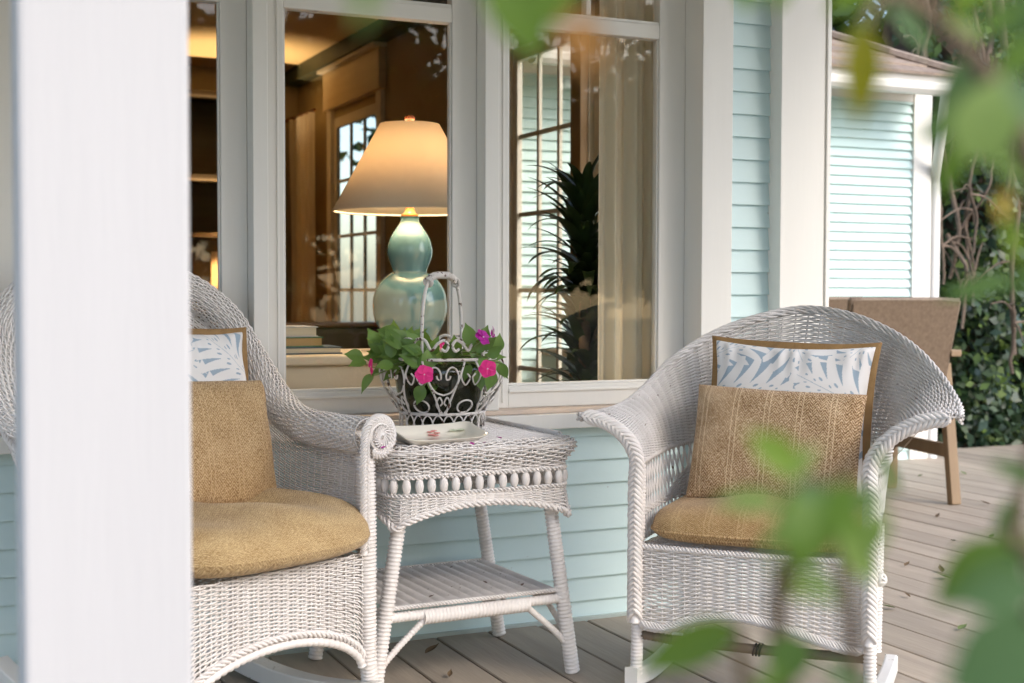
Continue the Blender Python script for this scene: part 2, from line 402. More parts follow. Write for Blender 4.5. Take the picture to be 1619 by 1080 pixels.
hbox('left_wall', TAN, -2.4, -2.3, YW+.141, YB, .02, ZC-.0005, bevel=0)
units = [(4.45, 5.17), (5.27, 6.02), (8.05, 9.02)]
ys = [YW+.141]+[v for u in units for v in u]+[YB-.0005]
for i in range(0, len(ys), 2): hbox('side_wall', OLIVE, RX, RX+.035, ys[i], ys[i+1], .02, ZC-.0005, bevel=0)
for a, b in units:
    hbox('side_wall', OLIVE, RX+.001, RX+.034, a-.0005, b+.0005, 2.24, ZC-.001, bevel=0)
    fw = empty('french_window'); fw.parent = house; fw.location = -HO
    def fp(n, m, *q, bv=.002): return MB().box(*q).build(n, m, fw, False, bv)
    fp('frame', WARMW, RX-.004, RX+.024, a+.0006, a+.05, .06, 2.24); fp('frame', WARMW, RX-.004, RX+.024, b-.05, b-.0006, .06, 2.24)
    fp('frame', WARMW, RX-.004, RX+.024, a+.0505, b-.0505, 2.17, 2.2395); fp('frame', WARMW, RX-.004, RX+.024, a+.0505, b-.0505, .0605, .30)
    w3 = (b-a-.1)/3
    for j in (1, 2): fp('muntin', WARMW, RX+.004, RX+.022, a+.05+w3*j-.012, a+.05+w3*j+.012, .3005, 2.1695)
    for z in (.67, 1.05, 1.42, 1.80): fp('muntin', WARMW, RX+.006, RX+.021, a+.0505, b-.0505, z-.011, z+.011)
    fp('pane', GLASS, RX+.011, RX+.014, a+.045, b-.045, .295, 2.175, bv=0)
    hbox('window_header', mat('honey_wood_header', (.74, .58, .34), .5, (.64, .48, .27), 6, .5, stretch=(1, .3, 4)), RX-.05, RX-.001, a-.12, b+.12, 2.3, 2.56)
    hbox('window_header_cap', WARMW, RX-.09, RX-.0005, a-.14, b+.14, 2.5605, 2.585)
    hbox('window_casing', WARMW, RX-.03, RX-.0008, b+.0008, b+.1, .06, 2.2995); hbox('window_casing', WARMW, RX-.03, RX-.0008, a-.1, a-.0008, .06, 2.2995)
hbox('crown_moulding', mat('dark_green_crown', (.07, .075, .04), .6), RX-.11, RX-.0006, YW+.15, YB-.0006, 2.5855, ZC-.0006)
hbox('wood_post', mat('brown_wood_post', (.32, .19, .08), .5, (.24, .14, .06), 5, .5, stretch=(3, 3, .3)), RX-.07, RX-.031, 5.172, 5.268, .06, 2.2990)

# ---------------------------------------------------------------- white column in front
PXC0, PXC1, DC = 21, 302, 1.56
ca, cb = at(PXC0, 540, DC), at(PXC1, 540, DC)
cw = float(cb[0]-ca[0])
colm = empty('porch_column', ((ca[0]+cb[0])/2, 1.51, 0), 0, 'large white square porch column at the front, left of the wicker armchair', 'column')
cx0, cx1 = XW(31, 1.465)-colm.location.x, XW(302, 1.465)-colm.location.x
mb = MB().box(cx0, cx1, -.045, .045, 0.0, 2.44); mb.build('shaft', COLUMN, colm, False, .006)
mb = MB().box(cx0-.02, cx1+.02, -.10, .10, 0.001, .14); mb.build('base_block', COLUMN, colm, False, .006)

# ---------------------------------------------------------------- rocking chair on the right (fan back)
def rpath(pts, n=160): return spline(pts, n)
def mirror(half): return half+[(-x, y, z) for (x, y, z) in half[-2::-1]]
def runner_mesh(mb, x, y0, y1, zlow=.0, r=1.9, h=.05, w=.028, ymid=.18):
    ys = np.linspace(y0, y1, 24); zb = zlow+(ys-ymid)**2/(2*r)
    P = np.zeros((24, 4, 3))
    for i, (dx, dz) in enumerate(((-w/2, 0), (w/2, 0), (w/2, h), (-w/2, h))):
        P[:, i, 0] = x+dx; P[:, i, 1] = ys; P[:, i, 2] = zb+dz
    mb.grid(P, closed_v=True); mb.add(P[0], Q=[(0, 1, 2, 3)]); mb.add(P[-1], Q=[(3, 2, 1, 0)])
    return lambda y: zlow+(y-ymid)**2/(2*r)
AR = RAD(47)
FLp = np.array([1.72, 3.0]); RO = FLp+.3*np.array([math.cos(AR), -math.sin(AR)])
rchair = empty('rocking_chair', (RO[0], RO[1], 0), -AR, 'white wicker rocking chair with wide fan back on the right, beyond the green leaves', 'rocking chair', 'wicker rocking chairs')
seatp = mirror([(-.285, .0, .40), (-.285, .17, .40), (-.265, .34, .40), (-.17, .455, .40), (0, .49, .40)])
waist = mirror([(-.292, .0, .60), (-.305, .18, .605), (-.29, .36, .615), (-.19, .50, .625), (0, .545, .625)])
rim = [(-.455, -.005, .722), (-.425, .1, .725), (-.398, .2, .738), (-.372, .3, .775), (-.322, .4, .85), (-.232, .5, .922), (-.12, .58, .972), (.012, .64, 1.0), (.15, .585, .985), (.272, .51, .942), (.36, .41, .892), (.425, .31, .835), (.465, .2, .795), (.49, .1, .768), (.50, -.005, .752)]
_seat, _waist, _rim = (rpath(q, 201) for q in (seatp, waist, rim))
def _ev(path, u):
    u = np.clip(u, 0, 1)*(len(path)-1); return np.stack([np.interp(u, np.arange(len(path)), path[:, i]) for i in range(3)], -1)
def S_shell(u, v):
    a = _ev(_waist, u); b = _ev(_rim, u); v = np.asarray(v, float)
    side = np.abs(u-.5)*2
    k = np.clip((side-.25)/.6, 0, 1); k = k*k*(3-2*k)
    vv = np.clip(v, -.05, 1.05)
    hor = (1-k)*(vv**1.35)+k*(1-np.cos(vv*math.pi/2)); ver = (1-k)*vv+k*np.sin(vv*math.pi/2)
    out = a+(b-a)*np.stack([hor, hor, ver], -1)
    return out
def S_low(u, v): a = _ev(_seat, u); b = _ev(_waist, u); return a+(b-a)*np.asarray(v, float)[..., None]
mb = MB(); weave(mb, S_shell, np.linspace(0.004, .996, 52), np.linspace(.01, .985, 60), amp=.0056, rn=.0024, rb=.0031, stake=.003, sub=4)
mb.build('back_weave', WICKER2, rchair)
# open lattice under the arms and back
mb = MB()
for i in range(56):
    u0 = i/55
    for du in (-.022, .022):
        uu = np.clip(u0+du*np.sin(np.linspace(0, math.pi, 9)*1.0)*1.0, 0, 1)
        f = np.linspace(0, 1, 9)
        mb.tube(S_low(np.clip(u0+du*(f-.5)*2, 0, 1), f), .0032, 6)
mb.build('lattice', WICKER2, rchair)
mb = MB()
for v0, rr in ((.995, .0055),): twist(mb, S_low(np.linspace(0, 1, 160), np.full(160, v0)), .005, .0034, .028)
weave(mb, lambda u, v: S_low(u, v), np.linspace(0.0, 1, 60), np.linspace(.33, .40, 4), amp=.003, rn=.002, rb=.0026, stake=0)
ub = np.linspace(.17, .83, 42)
weave(mb, lambda u, v: S_low(u, .33+(v-.33)*np.clip((.33-np.abs(u-.5))/.12, 0.05, 1)), ub, np.linspace(.41, .72, 13), amp=.003, rn=.002, rb=.0028, stake=0)
mb.build('lattice_band', WICKER2, rchair)
mb = MB(); rp = _ev(_rim, np.linspace(0, 1, 240)); twist(mb, rp, .0048, .0036, .12, 4)
twist(mb, _ev(_rim, np.linspace(.002, .998, 200))+np.array((0, -.010, -.011)), .004, .0036, .07, 2)
mb.build('rim', WICKER2, rchair)
# arm fronts and front posts: herringbone braid, foot to arm tip
for sx in (-1, 1):
    u = 0.0 if sx < 0 else 1.0
    front = S_shell(np.full(14, u), np.linspace(0.02, 1, 14))
    pth = np.concatenate([[(sx*.296, -.012, z) for z in np.linspace(.19, .585, 12)], front+np.array((0, -.012, 0))])
    pth = spline(pth[::2], 120)
    mb = MB(); braid(mb, pth, (sx*-.12, -1, .12), r=.0165, step=.0135, sr=.0052, lean=.034)
    mb.build('arm_braid', WICKER, rchair)
    mb = MB(); mb.wrap([(sx*.297, .006, .052), (sx*.293, .008, .30), (sx*.292, .012, .60)], .0165)
    mb.build('front_post', WICKER, rchair)
    mb = MB(); zf = runner_mesh(mb, sx*.30, -.03, .42, h=.048, w=.034, ymid=.24, r=1.3); mb.build('rocker_runner', RUNNER, rchair, False, .006)
    mb = MB(); mb.wrap([(sx*.26, .40, .07), (sx*.262, .40, .24), (sx*.265, .395, .42)], .016); mb.build('rear_post', WICKER, rchair)
    # side panel between posts
    def S_side(u, v, sx=sx): return np.stack([sx*(.302-.03*u), .0+.40*u, .215+.17*v+.035*np.sin(u*math.pi)*(1-v)], -1)
    mb = MB(); weave(mb, S_side, np.linspace(.03, .97, 14), np.linspace(0, 1, 30), amp=.0024, rn=.0018, rb=.0025); mb.build('side_skirt', WICKER, rchair)
mb = MB(); th = np.linspace(0, 2*math.pi, 30)
for q in range(7):
    ax = rng.normal(0, 1, 3); ax /= np.linalg.norm(ax); e1 = unit(np.cross(ax, (0.3, 1, .2))); e2 = np.cross(ax, e1)
    mb.tube(np.array((.318, .0, .352))+(np.cos(th)[:, None]*e1+np.sin(th)[:, None]*e2)*.0135, .0045, 6, caps=False)
mb.build('post_knot', WICKER, rchair)
# front skirt
def skz(u): return .185+.045*np.exp(-((u-.46)/.28)**2)-.012*np.exp(-((u-.12)/.1)**2)-.012*np.exp(-((u-.95)/.12)**2)
def S_skirt(u, v): zb = skz(u); return np.stack([-.283+.566*u, -.006-.012*np.sin(np.clip(u, 0, 1)*math.pi), zb+(.388-zb)*v], -1)
mb = MB(); weave(mb, S_skirt, np.linspace(0, 1, 20), np.linspace(.02, .97, 34), amp=.0046, rn=.0021, rb=.0027, stake=.0026, flip=1)
mb.build('front_skirt', WICKER, rchair)
mb = MB(); uu = np.linspace(0, 1, 60)
braid(mb, S_skirt(uu, np.zeros(60)), (0, -1, -.3), r=.011, step=.009, sr=.0032, lean=.03)
twist(mb, S_skirt(uu, np.ones(60))+np.array((0, -.003, .002)), .005, .0035, .03, 3)
mb.build('skirt_border', WICKER, rchair)
mb = MB(); mb.wrap([(-.285, .012, .155), (-.20, .012, .148)], .013); mb.tube([(-.2, .012, .148), (0.02, .012, .146), (.285, .012, .152)], .013, 8)
mb.build('front_stretcher', OLDWOOD, rchair)
mb = MB()
for dx in (-.008, .0, .008): t = np.linspace(0, 2*math.pi, 16); mb.tube(np.stack([np.full(16, .02+dx)+.004*np.sin(t), .012+.0155*np.cos(t), .146+.0155*np.sin(t)], 1), .0022, 5, closed=False)
mb.build('wire_tie', mat('dark_wire', (.05, .04, .035), .5, metal=.6), rchair)
def S_seat(u, v): return np.stack([(-.28+.56*u)*(1-.12*v), .01+.44*v, np.full(np.shape(u), .385)], -1)
mb = MB(); weave(mb, S_seat, np.linspace(0, 1, 22), np.linspace(0, 1, 40), amp=.003, rn=.002, rb=.004); mb.build('seat_weave', WICKER, rchair)

# ---------------------------------------------------------------- armchair rocker on the left (rolled arms)
AL = RAD(-25)
FRp = np.array([1.04, 3.15]); LO = FRp-.3*np.array([math.cos(AL), -math.sin(AL)])
lchair = empty('rocking_chair', (LO[0], LO[1], 0), -AL, 'white wicker rocking chair with rolled arms, half hidden behind the white column', 'rocking chair', 'wicker rocking chairs')
roll = mirror([(-.31, -.005, .688), (-.335, .15, .686), (-.36, .32, .694), (-.388, .45, .745), (-.372, .545, .86), (-.315, .60, .98), (-.19, .64, 1.065), (0, .66, 1.10)])
RR = .043
_roll = spline(roll, 321)
_rT = unit(np.gradient(_roll, axis=0))
_cen = np.array((0, .16, .62))
def _rollframe(u):
    P = _ev(_roll, u); T = unit(_ev(_rT, u))
    # outward direction: away from the chair's middle; up-ish normal
    w = np.clip((P[..., 2:3]-.70)/.25, 0, 1)
    out_arm = np.stack([np.sign(P[..., 0]), np.zeros_like(P[..., 0]), np.zeros_like(P[..., 0])], -1)
    bk = np.broadcast_to(np.array((0, 1.0, 0)), P.shape)
    O = unit(out_arm*(1-w)+bk*w); O = unit(O-T*np.sum(O*T, -1, keepdims=True))
    W = np.cross(T, O)
    W = W*np.where(W[..., 2:3]+0.0 >= 0, 1, -1)
    ctr = P-np.array((0, .2, .55)); ctr[..., 1] *= 0.3
    W = W*np.where(np.sum(W*ctr, -1, keepdims=True) >= 0, 1, -1)
    return P, T, O, W
def S_roll(u, v):
    P, T, O, W = _rollframe(u); a = (np.asarray(v, float)*1.55-.58)*math.pi
    return P+(-O*np.cos(a)[..., None]*1+W*np.sin(a)[..., None])*RR
mb = MB(); weave(mb, S_roll, np.linspace(0.005, .995, 92), np.linspace(0.02, 1, 36), amp=.0034, rn=.0019, rb=.0026, stake=.0024)
mb.build('rolled_rim', WICKER, lchair)
# inner back panel
def _inner(u):
    P, T, O, W = _rollframe(u); a = -.58*math.pi
    return P+(-O*math.cos(a)+W*math.sin(a))*RR
_lb = spline(mirror([(-.285, .40, .42), (-.25, .46, .42), (-.13, .50, .42), (0, .515, .42)]), 101)
UB0 = .235
def S_back(u, v):
    a = _ev(_lb, u); b = _inner(UB0+u*(1-2*UB0)); return a+(b-a)*np.asarray(v, float)[..., None]+np.stack([0*u, .03*np.sin(np.clip(v, 0, 1)*math.pi)*np.ones_like(u), 0*u], -1)
mb = MB(); weave(mb, S_back, np.linspace(0, 1, 46), np.linspace(0, 1, 84), amp=.0026, rn=.002, rb=.0031, stake=.0026); mb.build('back_weave', WICKER, lchair)
for sx in (-1, 1):
    ua = np.linspace(0, UB0, 30)
    def S_arm(u, v, sx=sx):
        uu = np.clip(u, 0, 1)*UB0; b = _inner(uu if sx < 0 else 1-uu)
        a = np.stack([sx*(.298-.012*u), .0+.40*u, np.full(np.shape(u), .40)], -1)
        return a+(b-a)*np.asarray(v, float)[..., None]
    mb = MB(); weave(mb, S_arm, np.linspace(.05, 1, 18), np.linspace(0, .97, 44), amp=.0034, rn=.0019, rb=.0023); mb.build('arm_panel', WICKER, lchair)
    mb = MB(); twist(mb, S_arm(np.linspace(.02, 1, 40), np.full(40, .985)), .005, .0038, .04, 3); mb.build('arm_border', WICKER, lchair)
    # scroll front: radial disc in a braided ring
    c = np.array((sx*.312, -.040, .688)); mb = MB()
    mb.tube(c+np.stack([.032*np.cos(th), 0*th, .032*np.sin(th)], 1)+np.array((0, .004, 0)), .004, 6, caps=False)
    for q in range(17):
        a = q*2*math.pi/17
        pts = [c+np.array((r*math.cos(a+(1-r/.03)*1.2), -.004+.004*math.sin(r/.03*3), r*math.sin(a+(1-r/.03)*1.2))) for r in np.linspace(.004, .03, 7)]
        mb.tube(pts, .0024, 5)
    mb.build('scroll_rosette', WICKER, lchair)
    mb = MB(); t2 = np.linspace(-.5*math.pi, 1.32*math.pi, 60)
    ring = c+np.stack([sx*.043*np.cos(t2), 0*t2, .043*np.sin(t2)], 1)
    leg = np.array([(sx*(.312-.048+.0), -.028, z) for z in np.linspace(.66, .40, 14)])
    t3 = np.linspace(1.05*math.pi, -.75*math.pi, 60); ring = c+np.array((0, .012, 0))+np.stack([sx*.044*np.cos(t3), 0*t3, .044*np.sin(t3)], 1)
    pth = spline(np.concatenate([leg[::-1][::3], ring[4::6]]), 120)
    braid(mb, pth, (0, -1, 0), r=.0105, step=.009, sr=.0036, lean=.024); mb.build('arm_braid', WICKER, lchair)
    mb = MB(); mb.wrap([(sx*.315, .005, .055), (sx*.302, -.002, .12), (sx*.297, -.004, .26), (sx*.292, -.004, .645)], [.021, .023, .026, .024]); mb.build('front_post', WICKER, lchair)
    mb = MB(); mb.wrap([(sx*.25, .46, .058), (sx*.252, .455, .2), (sx*.26, .44, .42)], [.026, .021, .02]); mb.build('rear_post', WICKER, lchair)
    mb = MB(); runner_mesh(mb, sx*.285, -.05, .72, h=.05, w=.05, ymid=.26, r=1.4); r_ = mb.build('rocker_runner', RUNNER, lchair, False, .004)
    def S_ls(u, v, sx=sx): return np.stack([sx*(.298-.03*u), .02+.42*u, .24+.15*v], -1)
    mb = MB(); weave(mb, S_ls, np.linspace(0, 1, 15), np.linspace(0, 1, 30), amp=.0024, rn=.0018, rb=.0025); mb.build('side_skirt', WICKER, lchair)
def lskz(u): return .115+.105*np.clip(1-((np.asarray(u)-.5)/.5)**2, 0, 1)**.62
def S_lsk(u, v): zb = lskz(u); return np.stack([-.272+.544*u, -.012-.01*np.sin(np.clip(u, 0, 1)*math.pi), zb+.012+(.40-zb-.012)*v], -1)
mb = MB(); weave(mb, S_lsk, np.linspace(0, 1, 20), np.linspace(.04, 1, 38), amp=.0046, rn=.0020, rb=.0026, stake=.003); mb.build('front_skirt', WICKER, lchair)
mb = MB(); uu = np.linspace(0, 1, 80); ap = S_lsk(uu, np.zeros(80))
twist(mb, ap+np.array((0, -.006, .014)), .0055, .004, .045, 3); mb.build('skirt_border', WICKER, lchair)
mb = MB(); mb.wrap(ap+np.array((0, 0, -.006)), .0115, .018); mb.build('skirt_arch', WICKER, lchair)
mb = MB(); weave(mb, S_seat, np.linspace(0, 1, 22), np.linspace(0, 1, 40), amp=.003, rn=.002, rb=.004); mb.build('seat_weave', WICKER, lchair)

# ---------------------------------------------------------------- cushions and pillows
def fabric(name, base, light, dark, stripe=None, scale=1.0):
    """Coarse burlap-like weave: fine herringbone threads, pale stripes every few centimetres."""
    m = bpy.data.materials.new(name); m.use_nodes = True; N = m.node_tree.nodes; L = m.node_tree.links; b = N['Principled BSDF']
    b.inputs['Roughness'].default_value = .9; b.inputs['Specular IOR Level'].default_value = .15
    uv = N.new('ShaderNodeUVMap'); sep = N.new('ShaderNodeSeparateXYZ'); L.new(uv.outputs[0], sep.inputs[0])
    def math_(op, a, bb=None, c=None):
        n = N.new('ShaderNodeMath'); n.operation = op
        for i, v in enumerate((a, bb, c)):
            if v is None: continue
            if isinstance(v, (int, float)): n.inputs[i].default_value = v
            else: L.new(v, n.inputs[i])
        return n.outputs[0]
    x, y = sep.outputs[0], sep.outputs[1]
    # herringbone: slanting threads whose slant flips with each rib
    rib = math_('PINGPONG', x, .011); hb = math_('SINE', math_('MULTIPLY', math_('ADD', y, math_('MULTIPLY', rib, 1.3)), 2*math.pi/.0085))
    def thread(sx, sy):
        mp = N.new('ShaderNodeMapping'); mp.inputs['Scale'].default_value = (sx, sy, 1); L.new(uv.outputs[0], mp.inputs[0])
        n = N.new('ShaderNodeTexNoise'); n.inputs['Scale'].default_value = 1.0; n.inputs['Detail'].default_value = 2; L.new(mp.outputs[0], n.inputs['Vector']); return n.outputs['Fac']
    nzf = math_('MULTIPLY', math_('ADD', thread(520, 110), thread(110, 520)), .5)
    nl = N.new('ShaderNodeTexNoise'); nl.inputs['Scale'].default_value = 14; nl.inputs['Detail'].default_value = 5; L.new(uv.outputs[0], nl.inputs['Vector'])
    f = math_('ADD', math_('MULTIPLY', hb, .20), math_('MULTIPLY', nzf, 2.7)); f = math_('SUBTRACT', f, .88)
    f = math_('ADD', f, math_('MULTIPLY', math_('SUBTRACT', nl.outputs['Fac'], .5), .5))
    cr = N.new('ShaderNodeValToRGB'); L.new(f, cr.inputs[0]); e = cr.color_ramp.elements
    e[0].position = .12; e[0].color = (*dark, 1); e[1].position = .85; e[1].color = (*light, 1); q = cr.color_ramp.elements.new(.48); q.color = (*base, 1)
    out = cr.outputs[0]
    if stripe:
        # irregular thin pale stripes
        wob = math_('ADD', x, math_('MULTIPLY', math_('SUBTRACT', nl.outputs['Fac'], .5), .004))
        s1 = math_('LESS_THAN', math_('PINGPONG', math_('ADD', wob, .013), .043), .0014); s2 = math_('LESS_THAN', math_('PINGPONG', math_('ADD', wob, .026), .043), .0014)
        s = math_('MULTIPLY', math_('MAXIMUM', s1, s2), .75)
        s = math_('MULTIPLY', s, math_('ADD', .25, nzf))
        mx = N.new('ShaderNodeMix'); mx.data_type = 'RGBA'; L.new(s, mx.inputs[0]); L.new(out, mx.inputs[6]); mx.inputs[7].default_value = (*stripe, 1); out = mx.outputs[2]
    L.new(out, b.inputs['Base Color'])
    bp = N.new('ShaderNodeBump'); bp.inputs['Strength'].default_value = .55; bp.inputs['Distance'].default_value = .002; L.new(f, bp.inputs['Height']); L.new(bp.outputs[0], b.inputs['Normal'])
    b.inputs['Sheen Weight'].default_value = .15
    return m
BURLAP = fabric('burlap_striped', (.46, .295, .155), (.80, .62, .43), (.16, .08, .03), (.84, .66, .43))
BURLAP2 = fabric('burlap_plain', (.46, .305, .15), (.66, .485, .29), (.24, .135, .055), (.62, .44, .25))
BURLAP4 = fabric('burlap_round_seat', (.50, .345, .165), (.70, .53, .30), (.28, .17, .07), None)
BURLAP3 = fabric('burlap_seat', (.45, .28, .12), (.66, .47, .26), (.22, .12, .042), (.62, .43, .22))
TRIM = mat('tan_ribbon_trim', (.36, .215, .085), .8, (.28, .16, .06), 30, .5, bump=.5, bscale=250)

def set_uv(o, uvfun):
    me = o.data; co = np.zeros(len(me.vertices)*3, np.float32); me.vertices.foreach_get('co', co); co = co.reshape(-1, 3)
    vi = np.zeros(len(me.loops), np.int32); me.loops.foreach_get('vertex_index', vi)
    lay = me.uv_layers.new(name='UVMap'); uv = uvfun(co)[vi]; lay.data.foreach_set('uv', uv.astype(np.float32).ravel())
def smooth_noise(seed, n=6, amp=1.0, freq=3.0):
    r = np.random.default_rng(seed); K = r.normal(0, freq, (n, 2)); ph = r.uniform(0, 6.28, n); A = r.normal(0, 1, n)/math.sqrt(n)*amp
    return lambda a, b: sum(A[i]*np.sin(K[i, 0]*a+K[i, 1]*b+ph[i]) for i in range(n))
def pillow_pts(W, Hh, T, n, m, seed, pinch=.05, wr=.006):
    a = np.linspace(-1, 1, n)[:, None]*np.ones((1, m)); b = np.ones((n, 1))*np.linspace(-1, 1, m)[None]
    a = np.sign(a)*(1-(1-np.abs(a))**1.35); b = np.sign(b)*(1-(1-np.abs(b))**1.35)
    x = W*a*(1-pinch*(1-b**2)*np.abs(a)**2); z = Hh*b*(1-pinch*(1-a**2)*np.abs(b)**2)
    h = T*np.clip((1-a**4)*(1-b**4), 0, 1)**.42
    nz = smooth_noise(seed, 10, wr, 4.5); edge = (np.abs(a)**3+np.abs(b)**3)
    wz = nz(a*1.2, b*1.2)*(.3+edge)*np.clip((1-a**4)*(1-b**4), 0, 1)**.3
    return a, b, x, z, h, wz
def pillow(name, W, Hh, T, material, parent, n=60, m=60, seed=1, pinch=.05, wr=.006, both=True):
    a, b, x, z, h, wz = pillow_pts(W, Hh, T, n, m, seed, pinch, wr)
    mb = MB(); mb.grid(np.stack([x, -(h+wz), z], -1))
    if both: mb.grid(np.stack([x, h+wz, z], -1)[::-1])
    o = mb.build(name, material, parent); set_uv(o, lambda c: np.stack([c[:, 0], c[:, 2]], 1)); return o

# printed leaf pillow: white split leaves on blue, a print carried as a colour attribute
def leaf_print(x, y, leaves):
    out = np.zeros_like(x); done = np.zeros(x.shape, bool)
    for (cx, cy, ang, ln, wd, nl, ph) in leaves:
        c, s = math.cos(ang), math.sin(ang); X = ((x-cx)*c+(y-cy)*s)/ln; Y = (-(x-cx)*s+(y-cy)*c)/wd
        Xc = np.clip(X, -.15, 1)
        w = np.where(X < .3, np.clip(1-((Xc-.3)/.45)**2, 0, 1)**.5, np.clip(1-((Xc-.3)/.7)**2, 0, 1)**.6)
        inside = (np.abs(Y) < w) & (X > -.15) & (X < 1)
        t = np.abs(Y)/np.maximum(w, 1e-3)
        s_ = (X-.62*np.abs(Y)+.28*Y**2)*nl+np.where(Y > 0, ph, ph+.45)
        fr = np.abs((s_ % 1)-.5)*2           # 1 in the middle of a gap
        slit = (1-fr < .60*np.clip((t-.26)/.74, 0, 1)**.75) & (t > .26)
        s2 = np.abs(((s_+.5) % 1)-.5)*2
        h1 = ((1-s2)/.24)**2+((t-.20)/.045)**2 < 1
        h2 = ((1-fr)/.16)**2+((t-.11)/.03)**2 < 1
        rib = (np.abs(Y) < .006) & (X > .02) & (X < .93)
        white = inside & ~slit & ~((h1 | h2) & (X > .04) & (X < .85)) & ~rib
        own = inside & ~done
        out = np.where(own & white, 1.0, out)
        done |= inside & ~(slit & (t > .75))
    return out
BLUEW = bpy.data.materials.new('blue_leaf_print'); BLUEW.use_nodes = True
_n = BLUEW.node_tree.nodes; _l = BLUEW.node_tree.links; _b = _n['Principled BSDF']; _b.inputs['Roughness'].default_value = .8; _b.inputs['Specular IOR Level'].default_value = .2
_at = _n.new('ShaderNodeAttribute'); _at.attribute_name = 'print'
_mx = _n.new('ShaderNodeMix'); _mx.data_type = 'RGBA'; _mx.inputs[6].default_value = (.35, .44, .53, 1); _mx.inputs[7].default_value = (.82, .80, .79, 1)
_l.new(_at.outputs['Fac'], _mx.inputs[0]); _l.new(_mx.outputs[2], _b.inputs['Base Color'])
_tn = _n.new('ShaderNodeTexNoise'); _tn.inputs['Scale'].default_value = 500; _bp = _n.new('ShaderNodeBump'); _bp.inputs['Strength'].default_value = .15; _bp.inputs['Distance'].default_value = .001
_tc = _n.new('ShaderNodeTexCoord'); _l.new(_tc.outputs['Object'], _tn.inputs['Vector']); _l.new(_tn.outputs['Fac'], _bp.inputs['Height']); _l.new(_bp.outputs[0], _b.inputs['Normal'])
def print_pillow(parent, leaves, W, Hh, T, seed):
    n = 330
    a, b, x, z, h, wz = pillow_pts(W, Hh, T, n, n, seed, .085, .012)
    # gathers along the top edge
    wz = wz+.004*np.sin(a*23+np.sin(a*7)*2)*np.clip((np.abs(b)-.45)/.5, 0, 1)*np.clip((1-np.abs(b))/.12, 0, 1)
    mb = MB(); mb.grid(np.stack([x, -(h+wz), z], -1)); o = mb.build('cover', BLUEW, parent)
    val = leaf_print(x.ravel(), z.ravel(), leaves).astype(np.float32)
    at_ = o.data.attributes.new('print', 'FLOAT', 'POINT'); at_.data.foreach_set('value', val)
    mb = MB(); mb.grid(np.stack([x, h+wz, z], -1)[::8, ::8][::-1]); o2 = mb.build('back_cover', mat('plain_white_cotton', (.8, .79, .77), .85), parent)
    per = np.concatenate([np.stack([x[:, 0], 0*x[:, 0], z[:, 0]], 1), np.stack([x[-1], 0*x[-1], z[-1]], 1)[1:], np.stack([x[:, -1], 0*x[:, -1], z[:, -1]], 1)[::-1][1:], np.stack([x[0], 0*x[0], z[0]], 1)[::-1][1:-1]])
    per = resample(np.concatenate([per, per[:1]]), .006)[:-1]
    c = per/np.maximum(np.linalg.norm(per, axis=1, keepdims=True), 1e-6)
    P = np.stack([per*.995+np.array((0, -.004, 0)), per*1.0+c*.019+np.array((0, -.0045, 0)), per+c*.0205, per+c*.019+np.array((0, .0045, 0)), per*.995+np.array((0, .004, 0))], 1)
    P[:, 1:4, 1] += (.004*np.sin(np.arange(len(per))*.09))[:, None]
    mb = MB(); mb.grid(P, closed_u=True); mb.build('flange_trim', TRIM, parent)

def put(o, parent_chair, lx, ly, lz, tilt=0, yaw=0, roll_=0):
    """World placement from a chair's own coordinates (the cushion stays a thing of its own)."""
    ch = parent_chair; rz = ch.rotation_euler[2]; c, s = math.cos(rz), math.sin(rz)
    o.location = (ch.location.x+c*lx-s*ly, ch.location.y+s*lx+c*ly, lz)
    o.rotation_mode = 'ZXY' if False else 'XYZ'
    o.rotation_euler = (Matrix.Rotation(rz+yaw, 3, 'Z') @ Matrix.Rotation(tilt, 3, 'X') @ Matrix.Rotation(roll_, 3, 'Y')).to_euler()
def seat_cushion(name, W, D, T, p, material, bumps, seed, label, seam=True, cat='seat cushion', edge=6):
    root = empty(name, label=label, cat=cat)
    nr, nt = 40, 120; rho = np.linspace(0, 1, nr)[:, None]**.7; t = np.linspace(0, 2*math.pi, nt, endpoint=False)[None]
    ct, st = np.cos(t), np.sin(t); R = (np.abs(ct)**p+np.abs(st)**p)**(-1/p)
    x = W*R*ct*rho; y = D*R*st*rho; nz = smooth_noise(seed, 9, .006, 9)
    prof = np.clip(1-rho**edge, 0, 1)**.5
    top = T*.66*prof*(1+.0*t)+nz(x*1.0, y*1.0)*prof+bumps(x, y)*prof; bot = -T*.34*prof
    mb = MB(); mb.grid(np.stack([x, y, top+0*x], -1), closed_v=True); mb.grid(np.stack([x, y, bot+0*x], -1)[::-1], closed_v=True)
    o = mb.build('cover', material, root); set_uv(o, lambda c: np.stack([c[:, 0]+.3*c[:, 2]*0, c[:, 1]+c[:, 2]*1.4], 1))
    if seam:
        pr = np.stack([(x[-1]*1.003), (y[-1]*1.003), 0*x[-1]], 1); mb = MB(); mb.tube(pr, .0032, 6, closed=True); s_ = mb.build('piping', material, root); set_uv(s_, lambda c: c[:, :2])
    return root
c1 = seat_cushion('seat_cushion', .275, .245, .105, 5.5, BURLAP3, lambda x, y: .012*np.cos((x+.02)*19)*np.exp(-(y+.05)**2*20), 3, 'tan burlap seat cushion with piping on the right rocking chair')
put(c1, rchair, 0.0, .215, .432)
c2 = seat_cushion('seat_cushion', .315, .29, .145, 3.2, BURLAP4, lambda x, y: -.055*np.exp(-((x-.06)**2+(y-.0)**2)/.006)-.012*np.sin(x*22+y*9)*np.exp(-(y+.12)**2*30)-.014*np.exp(-((x+.2)**2+(y-.0)**2)/.02), 5, 'plump rounded tan seat cushion on the left rocking chair', seam=False, edge=4.6)
put(c2, lchair, 0.012, .185, .452)
